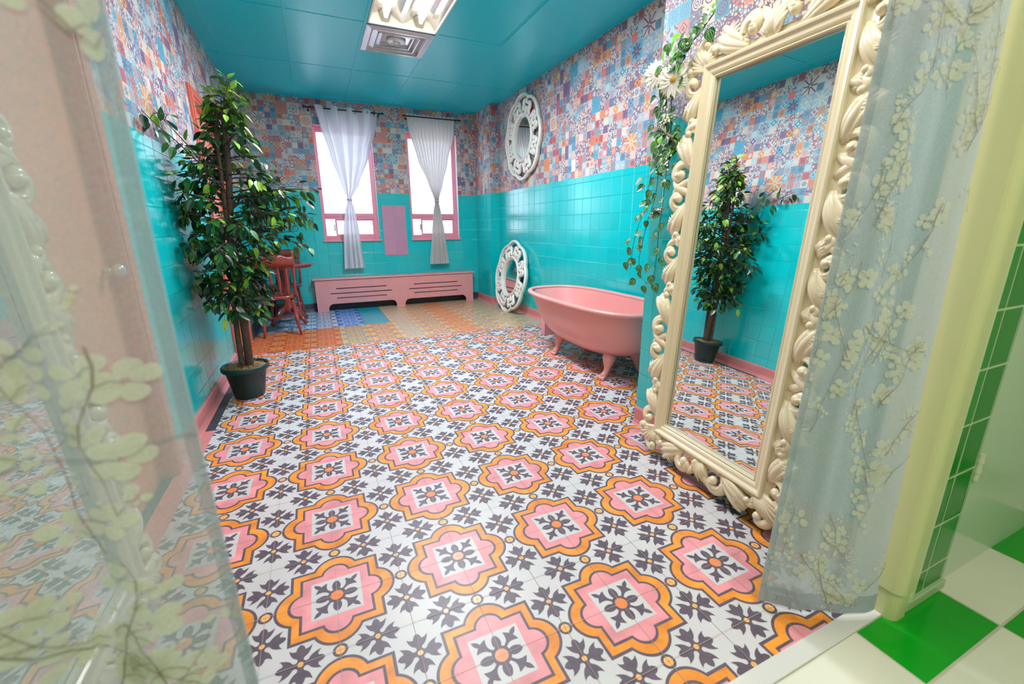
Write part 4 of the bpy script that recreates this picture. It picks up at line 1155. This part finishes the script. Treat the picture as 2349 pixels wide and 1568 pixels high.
def spray(p0, az, el, length, nleaf, thin=False):
    d = Vector((cos(az) * cos(el), sin(az) * cos(el), sin(el)))
    pts = []; p = p0.copy()
    for k in range(7):
        pts.append(p.copy()); d.z -= 0.085; d.normalize(); p = p + d * length / 6
    XW = -0.175
    pts = [Vector((max(q_.x, XW), q_.y, q_.z)) for q_ in pts]
    br.tube(pts, [0.006 - 0.0007 * k for k in range(7)], 5)
    for j in range(nleaf):
        k = 0.22 + 0.78 * (j + random.random() * 0.8) / nleaf; k = min(k, 0.999)
        i = min(5, int(k * 6)); q_ = pts[i].lerp(pts[i + 1], k * 6 - i)
        dd = (pts[i + 1] - pts[i])
        if dd.length < 1e-6: dd = Vector((0.1, 0, -1))
        dd.normalize()
        # side twig
        sa = random.uniform(0, 2 * pi); sd = dd.orthogonal().normalized(); sd = (Matrix.Rotation(sa, 3, dd) @ sd)
        tw = q_ + (sd * 0.7 + dd * 0.5 + Vector((0, 0, -0.15))).normalized() * random.uniform(0.012, 0.06)
        tw.x = max(tw.x, XW)
        ld = (sd * 0.8 + dd * 0.6 + Vector((random.uniform(-.3, .3), random.uniform(-.3, .3), -0.65))).normalized()
        L = random.uniform(0.052, 0.088)
        if tw.x + ld.x * L < -0.195: ld.x = abs(ld.x) * 0.3
        up = Vector((random.uniform(-.6, .6), random.uniform(-.6, .6), 1)).normalized()
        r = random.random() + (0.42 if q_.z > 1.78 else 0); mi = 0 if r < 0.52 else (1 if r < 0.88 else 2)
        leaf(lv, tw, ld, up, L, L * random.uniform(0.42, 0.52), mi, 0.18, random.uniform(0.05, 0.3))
        if random.random() < 0.4: br.tube([q_, tw], 0.0014, 4)
for k in range(110):
    z = 0.58 + 1.32 * ((k + random.random()) / 110) ** 0.92
    az = k * 2.39996 + random.uniform(-.3, .3)
    prof = lerp_tab([(2.0, (0.05,)), (1.72, (0.14,)), (1.50, (0.62,)), (1.30, (1.0,)), (1.05, (0.95,)), (0.85, (0.7,)), (0.60, (0.42,)), (0.4, (0.3,))], z)[0]
    ln = (0.09 + 0.34 * prof) * random.uniform(0.75, 1.1)
    if cos(az) < -0.2: ln *= 0.85
    if cos(az) > 0 and z < 0.98: ln *= 0.62
    if z > 1.30 and abs(az % (2 * pi) - 4.71) < 0.6: continue
    spray(trunk_pt(z), az, random.uniform(0.2, 0.6) + (0.35 if z > 1.6 else 0), ln, int(8 + 14 * prof))
for (az, el, ln, z, n_) in ((0.25, 1.25, 0.22, 1.74, 8), (1.2, 1.35, 0.22, 1.78, 7), (-0.7, 1.2, 0.24, 1.76, 9), (-0.2, 1.45, 0.34, 1.72, 11), (2.4, 1.3, 0.20, 1.72, 6),
                            (-2.1, 0.85, 0.66, 1.36, 15), (-2.25, 1.05, 0.58, 1.34, 12), (0.05, 0.42, 0.54, 1.34, 20), (-0.3, 0.3, 0.52, 1.22, 20), (0.4, 0.40, 0.52, 1.30, 18), (0.1, 0.15, 0.46, 1.10, 16),
                            (-0.9, 1.1, 0.20, 1.86, 9), (0.6, 1.2, 0.22, 1.84, 9), (-1.0, -0.05, 0.26, 0.66, 9), (-1.75, 0.0, 0.30, 0.74, 9)):
    spray(trunk_pt(z), az, el, ln, n_)
br.build('branches', M['bark'], t, smooth=True)
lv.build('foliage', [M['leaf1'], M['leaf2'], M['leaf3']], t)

# =================================================================== FLOWER GARLAND on the mirror's top left corner
random.seed(5)
M['vleaf'] = new_mat('vine_leaf', (0.020, 0.13, 0.035), 0.35, noise=0.45, nscale=70)
M['vlight'] = new_mat('vine_leaf_light', (0.15, 0.50, 0.02), 0.4)
M['vein'] = new_mat('vine_leaf_vein', (0.30, 0.50, 0.20), 0.4)
M['petal'] = new_mat('daisy_petal', (0.86, 0.84, 0.80), 0.45)
M['pollen'] = new_mat('daisy_centre', (0.62, 0.34, 0.02), 0.7, bump=0.8, bscale=400)
M['stem'] = new_mat('vine_stem', (0.05, 0.12, 0.04), 0.5)
t = thing('flower_garland', 'artificial garland of white daisies and striped ivy leaves hanging from the big carved mirror', 'garland', (1.58, 1.62, 1.90))
G0 = Vector((1.58, 1.62, 1.90))
strands = [
    [(1.575, 1.50, 1.99), (1.560, 1.56, 1.93), (1.545, 1.62, 1.885), (1.550, 1.68, 1.83), (1.570, 1.70, 1.74), (1.58, 1.70, 1.64), (1.585, 1.70, 1.55), (1.590, 1.70, 1.46)],
    [(1.560, 1.62, 1.87), (1.580, 1.74, 1.78), (1.600, 1.76, 1.66), (1.605, 1.77, 1.54), (1.60, 1.78, 1.42), (1.60, 1.79, 1.30), (1.60, 1.83, 1.20), (1.60, 1.86, 1.08), (1.60, 1.88, 0.98), (1.60, 1.86, 0.90), (1.60, 1.80, 0.86)],
    [(1.590, 1.70, 1.50), (1.600, 1.73, 1.38), (1.605, 1.74, 1.26), (1.605, 1.75, 1.14), (1.61, 1.76, 1.04), (1.61, 1.765, 0.93), (1.61, 1.77, 0.87)],
    [(1.600, 1.79, 1.30), (1.60, 1.87, 1.22), (1.60, 1.92, 1.12), (1.60, 1.94, 1.02), (1.60, 1.945, 0.93)],
    [(1.595, 1.72, 1.56), (1.60, 1.80, 1.47), (1.60, 1.84, 1.38), (1.60, 1.86, 1.28)],
    [(1.570, 1.66, 1.80), (1.575, 1.74, 1.72), (1.59, 1.79, 1.62), (1.60, 1.81, 1.52)],
]
gs = MB(); gl = MB()
def ivy(p, mi=0, size=None):
    L = size or random.uniform(0.038, 0.056)
    d = Vector((random.uniform(-.5, .1), random.uniform(-.5, .9), random.uniform(-1.0, -.2))).normalized()
    up = Vector((-1, random.uniform(-.5, .1), random.uniform(0, .6))).normalized()
    W = L * 0.86
    s_ = d.cross(up).normalized(); nn = s_.cross(d)
    base = Vector(p)
    prof = [(0, 0.0), (0.02, 0.26), (0.18, 0.46), (0.42, 0.48), (0.68, 0.33), (0.88, 0.12), (1.0, 0.0)]
    vs_ = []
    for k, w in prof:
        c = base + d * (L * (k - 0.06)) - nn * (0.2 * L * k * k)
        vs_ += [c - s_ * (w * W) + nn * (w * W * 0.2), c, c + s_ * (w * W) + nn * (w * W * 0.2)]
    fs = []
    for i in range(6):
        a = i * 3
        fs += [(a, a + 1, a + 4, a + 3), (a + 1, a + 2, a + 5, a + 4)]
    gl.add(vs_, fs, mi)
    if mi == 0:
        for w in (-0.26, -0.10, 0.10, 0.26):
            a0 = base + d * (L * 0.04) + nn * 0.0012 + s_ * (w * 0.4 * W); a1 = base + d * (L * 0.42) + nn * (0.0012 + abs(w) * W * 0.2 - 0.03 * L) + s_ * (w * 1.25 * W); a2 = base + d * (L * 0.82) + nn * (0.0008 - 0.13 * L + abs(w) * 0.1 * W) + s_ * (w * 0.55 * W)
            hw = s_ * 0.0009
            gl.add([a0 - hw, a0 + hw, a1 - hw, a1 + hw, a2 - hw, a2 + hw], [(0, 1, 3, 2), (2, 3, 5, 4)], 2)
for si, st in enumerate(strands):
    P = [Vector(p) - G0 for p in st]
    # smooth the strand
    Q = []
    for i in range(len(P) - 1):
        a, b_ = P[max(i - 1, 0)], P[min(i + 2, len(P) - 1)]
        for k in range(4):
            u = k / 4; p1, p2 = P[i], P[i + 1]
            Q.append(0.5 * ((2 * p1) + (-a + p2) * u + (2 * a - 5 * p1 + 4 * p2 - b_) * u * u + (-a + 3 * p1 - 3 * p2 + b_) * u ** 3))
    Q.append(P[-1])
    gs.tube(Q, 0.0016 if si else 0.0028, 5)
    step = 2 if si else 2
    for i in range(1, len(Q), step):
        for r_ in range(2 if si in (0, 1) and i < 20 else 1):
            off = Vector((random.uniform(-.035, .012), random.uniform(-.045, .045), random.uniform(-.02, .02)))
            p = Q[i] + off; p.x = min(p.x, XP - 0.012 - G0.x)
            gs.tube([Q[i], Q[i].lerp(p, .5) + Vector((0, 0, .004)), p], 0.0009, 4)
            ivy(p, 0)
for k in range(26):
    p = Vector((random.uniform(-.06, .015), random.uniform(-.02, .12), random.uniform(-.10, .06)))
    ivy(p, 0 if random.random() < .6 else 1, random.uniform(.035, .055))
for k in range(46):
    p = Vector((random.uniform(-.04, .02), random.gauss(.085, .035), random.gauss(-.36, .05)))
    ivy(p, 0 if random.random() < .7 else 1, random.uniform(.035, .055))
for k in range(16):
    p = Vector((random.uniform(-.03, .0), -.12 + random.uniform(-.02, .02), .085 + k * 0.012)); ivy(p, 1 if k % 3 else 0, 0.02)
gs.build('vine', M['stem'], t, smooth=True)
gl.build('ivy_leaves', [M['vleaf'], M['vlight'], M['vein']], t)
M['bud'] = new_mat('bud_cream', (0.75, 0.78, 0.45), 0.6)
bd = MB(); bd.ball((0, 0, 0), 0.0048, seg=8, rg=6); bud0 = None
for k in range(46):
    q_ = random.choice(((-.045, -.04, 0.02), (-.045, -.10, 0.10), (-.04, .07, -.28), (-.03, .06, -.45)))
    if bud0 is None: b1 = bud0 = bd.build('bud', M['bud'], t, smooth=True)
    else: b1 = bud0.copy(); col.objects.link(b1)
    b1.location = (q_[0] + random.uniform(-.02, .02), q_[1] + random.gauss(0, .022), q_[2] + random.gauss(0, .028))
def daisy(loc, face, R, n=15):
    z = Vector(face).normalized(); x = z.orthogonal().normalized(); y = z.cross(x)
    c = Vector(loc) - G0
    h = thing('x', '', ''); bpy.data.objects.remove(h)
    mb = MB()
    for lay in range(2):
        for i in range(n):
            a = 2 * pi * (i + 0.5 * lay) / n + random.uniform(-.06, .06)
            d = (x * cos(a) + y * sin(a) + z * (-0.10 - 0.12 * lay + random.uniform(-.06, .06))).normalized()
            leaf(mb, c + d * R * 0.10, d, z, R * random.uniform(0.86, 1.0), R * 0.30, 0, 0.3, random.uniform(0.0, 0.25), 5)
    f = mb.build('daisy_petals', M['petal'], t, smooth=True)
    mb = MB(); mb.ball((0, 0, 0), R * 0.17, R * 0.17, R * 0.10, 12, 8)
    rotm = Matrix((x, y, z)).transposed()
    mb.v = [tuple(rotm @ Vector(p) + c + z * R * 0.04) for p in mb.v]
    o = mb.build('daisy_centre', M['pollen'], f, smooth=True, label='golden flower centre')
    mb = MB(); mb.tube([c - z * 0.004, c - z * 0.03 + Vector((0.01, -0.01, 0.0))], [0.005, 0.002], 6); mb.build('flower_stem', M['stem'], f)
cdir = Vector((-1.55, -1.7, -0.5))
daisy((1.545, 1.775, 1.845), (-0.75, -0.55, 0.05), 0.070)
daisy((1.530, 1.655, 1.785), (-0.72, -0.65, -0.15), 0.072)
daisy((1.560, 1.700, 1.640), (-0.3, 0.2, 0.9), 0.062)
daisy((1.560, 1.690, 1.560), (-0.35, 0.55, -0.62), 0.070)
daisy((1.600, 1.780, 1.235), (-0.2, 0.5, 0.85), 0.055)

# =================================================================== BLOSSOM CURTAINS IN THE DOORWAY
def blossom_print(mb_p, mb_t, surf, u0, u1, v0, v1, seed, nbr, normal_off, tw=1.0):
    """u,v in metres on the cloth; surf(u,v,off) -> point"""
    random.seed(seed)
    def put(pts, mb, off, mi=0):
        n = len(pts); cx = sum(p[0] for p in pts) / n; cy = sum(p[1] for p in pts) / n
        mid = [((p[0] + cx) / 2, (p[1] + cy) / 2) for p in pts]
        vs_ = [surf(cx, cy, off)] + [surf(*p, off) for p in mid] + [surf(*p, off) for p in pts]
        fs = [(0, 1 + k, 1 + (k + 1) % n) for k in range(n)] + [(1 + k, 1 + n + k, 1 + n + (k + 1) % n, 1 + (k + 1) % n) for k in range(n)]
        mb.add(vs_, fs, mi)
    def inside(u, v): return u0 < u < u1 and v0 < v < v1
    def petals(u, v, R, n=5, rot=0.0, squash=1.0):
        for k in range(n):
            a = rot + 2 * pi * k / n + random.uniform(-.15, .15); rr = R * random.uniform(0.8, 1.05)
            pc = (u + cos(a) * rr * 0.58, v + sin(a) * rr * 0.58 * squash)
            pts = []
            for j in range(12):
                w = 2 * pi * j / 12; e = rr * 0.46 * cos(w); f = rr * 0.38 * sin(w) * (1 + 0.2 * cos(w))
                pts.append((pc[0] + e * cos(a) - f * sin(a), pc[1] + (e * sin(a) + f * cos(a)) * squash))
            if all(inside(*p) for p in pts): put(pts, mb_p, normal_off * (1 + 0.25 * k), 0)
    def twig(pts, w):
        for (a, b_), (w0, w1) in zip(zip(pts[:-1], pts[1:]), zip(w[:-1], w[1:])):
            d = (b_[0] - a[0], b_[1] - a[1]); l = math.hypot(*d) or 1; n_ = (-d[1] / l, d[0] / l)
            q_ = [(a[0] - n_[0] * w0, a[1] - n_[1] * w0), (b_[0] - n_[0] * w1, b_[1] - n_[1] * w1), (b_[0] + n_[0] * w1, b_[1] + n_[1] * w1), (a[0] + n_[0] * w0, a[1] + n_[1] * w0)]
            if all(inside(*p) for p in q_): mb_t.add([surf(*p, normal_off * 2.4) for p in q_], [(0, 1, 2, 3)])
    for b_i in range(nbr):
        u = u0 + (u1 - u0) * random.random(); v = v0 + (v1 - v0) * (b_i + random.random()) / nbr
        a = random.choice((-1, 1)) * random.uniform(0.9, 1.6) + (pi if random.random() < .4 else 0)
        pts = [(u, v)]; 
        n = random.randint(9, 14)
        for k in range(n):
            a += random.uniform(-.38, .38); u += cos(a) * 0.022; v += sin(a) * 0.022; pts.append((u, v))
        twig(pts, [tw * 0.0017 * (1 - k / (n + 1)) * random.uniform(.5, 1.3) + 0.0004 for k in range(n + 1)])
        for k in range(1, n + 1):
            pu, pv = pts[k]
            if random.random() < 0.74:
                s_ = random.choice((-1, 1)); d = random.uniform(.012, .032)
                q_ = (pu + s_ * d, pv + random.uniform(-.02, .02))
                twig([pts[k], ((pu + q_[0]) / 2, (pv + q_[1]) / 2 + .004), q_], [.0007, .0006, .0005])
                r = random.random()
                if r < .45: petals(*q_, random.uniform(.024, .036), random.choice((3, 4, 5)), random.uniform(0, 6), random.uniform(.75, 1))
                elif r < .8: petals(*q_, random.uniform(.014, .024), random.choice((2, 3)), random.uniform(0, 6))
                else:
                    for z_ in range(5): petals(q_[0] + random.gauss(0, .016), q_[1] + random.gauss(0, .02), .008, 2, random.uniform(0, 6))

def door_curtain(label, path_fn, ulen, zt, zb, hem_sides, seed, nbr, seams=(), side=-1, tw=0.8, cm='cloth'):
    """path_fn(u, z) -> (x, y); u in metres along the cloth"""
    t = thing('doorway_curtain', label, 'curtain', (0, 0, 0))
    def surf(u, v, off=0.0):
        x, y = path_fn(u, v)
        x2, y2 = path_fn(u + 0.002, v); dx, dy = x2 - x, y2 - y; l = math.hypot(dx, dy) or 1e-6
        return (x - side * dy / l * off, y + side * dx / l * off, v)
    mb = MB(); mb.grid(lambda a, b_: surf(a * ulen, zt + (zb - zt) * b_), 130, 60)
    mb.build('cloth', M[cm], t, smooth=True)
    hm = MB()
    hm.grid(lambda a, b_: surf(a * ulen, zb + 0.002 + 0.062 * b_, 0.0022), 130, 3)
    for a0, a1 in hem_sides: hm.grid(lambda a, b_: surf(a0 + (a1 - a0) * a, zt + (zb + 0.06 - zt) * b_, 0.002), 4, 60)
    for z in seams: hm.grid(lambda a, b_: surf(a * ulen, z + 0.006 * b_, 0.002), 130, 1)
    hm.build('hem', M['hem'], t, smooth=True)
    mp, mt = MB(), MB()
    blossom_print(mp, mt, surf, 0.0, ulen, zb + 0.004, min(zt, 1.9), seed, nbr, 0.003, tw)
    p_ = mp.build('blossom_print', M['petalprint'], t, smooth=True)
    mt.build('twig_print', M['twigprint'], t, smooth=True)
    return t
# right-hand curtain: gathered against the jamb, its near edge swinging into the room
def path_r(u, z):
    k = max(0, min(1, (z - 0.02) / 1.63))
    x0, y0 = 1.14 + 0.045 * k, 0.68 - 0.035 * k
    x1, y1 = 1.305 + 0.055 * k, 0.556
    x2, y2 = 1.435, 0.512 + 0.03 * k
    s_ = u / 0.46
    if s_ < 0.68:
        f = s_ / 0.68; x, y = x0 + (x1 - x0) * f, y0 + (y1 - y0) * f
    else:
        f = (s_ - 0.68) / 0.32; x, y = x1 + (x2 - x1) * f, y1 + (y2 - y1) * f
    w = 0.010 * sin(2 * pi * s_ * 1.9 + 0.6 + 0.5 * z) + 0.0025 * sin(2 * pi * s_ * 5.1 + 1.3 * z)
    w *= 0.55 + 0.25 * k
    return (x + w * 0.45, y + w)
door_curtain('sheer blue-grey curtain printed with cream blossoms, hanging beside the yellow doorway jamb', path_r, 0.46, 2.12, 0.018, [(0.0, 0.03)], 21, 38)
def path_l(u, z):
    # u = 0 at the free edge, growing to the left
    x = -0.150 - u * 0.93
    y = 0.560 + 0.016 * sin(u * 44 + 0.8 + 0.3 * z) + 0.014 * sin(u * 17 + 0.9 * z) + 0.02 * u
    if u < 0.03: y -= 0.004 * (1 - u / 0.03)
    x += 0.006 * sin(z * 4.0)
    return (x, y)
door_curtain('sheer blue-grey curtain printed with cream blossoms, filling the left of the doorway', path_l, 0.56, 2.12, 0.018, [(0.0, 0.018)], 8, 46, seams=(0.92,), side=1, tw=0.55, cm='cloth_thin')
t = thing('tension_rod', 'white rod across the doorway carrying the two blossom curtains', 'curtain rod', (0, 0, 0))
mb = MB(); mb.tube([(-0.62, 0.575, 2.125), (1.448, 0.575, 2.125)], 0.012, 12); mb.build('rod', M['plate'], t, smooth=True)

# kinds that repeat
for o in bpy.data.objects:
    if o.parent is None and 'category' in o:
        n = o.name.split('.')[0]
        g = {'window_curtain': 'knotted sheer curtains over the two back windows', 'spindle_chair': 'spindle-back chairs at the round table',
             'round_mirror': 'round pierced white mirrors by the right wall', 'floor_mirror': 'tall carved cream mirrors leaning on walls',
             'doorway_curtain': 'blossom curtains in the doorway', 'light_switch': 'white switch plates', 'curtain_rod': 'black curtain rods above the back windows'}.get(n)
        if g: o['group'] = g
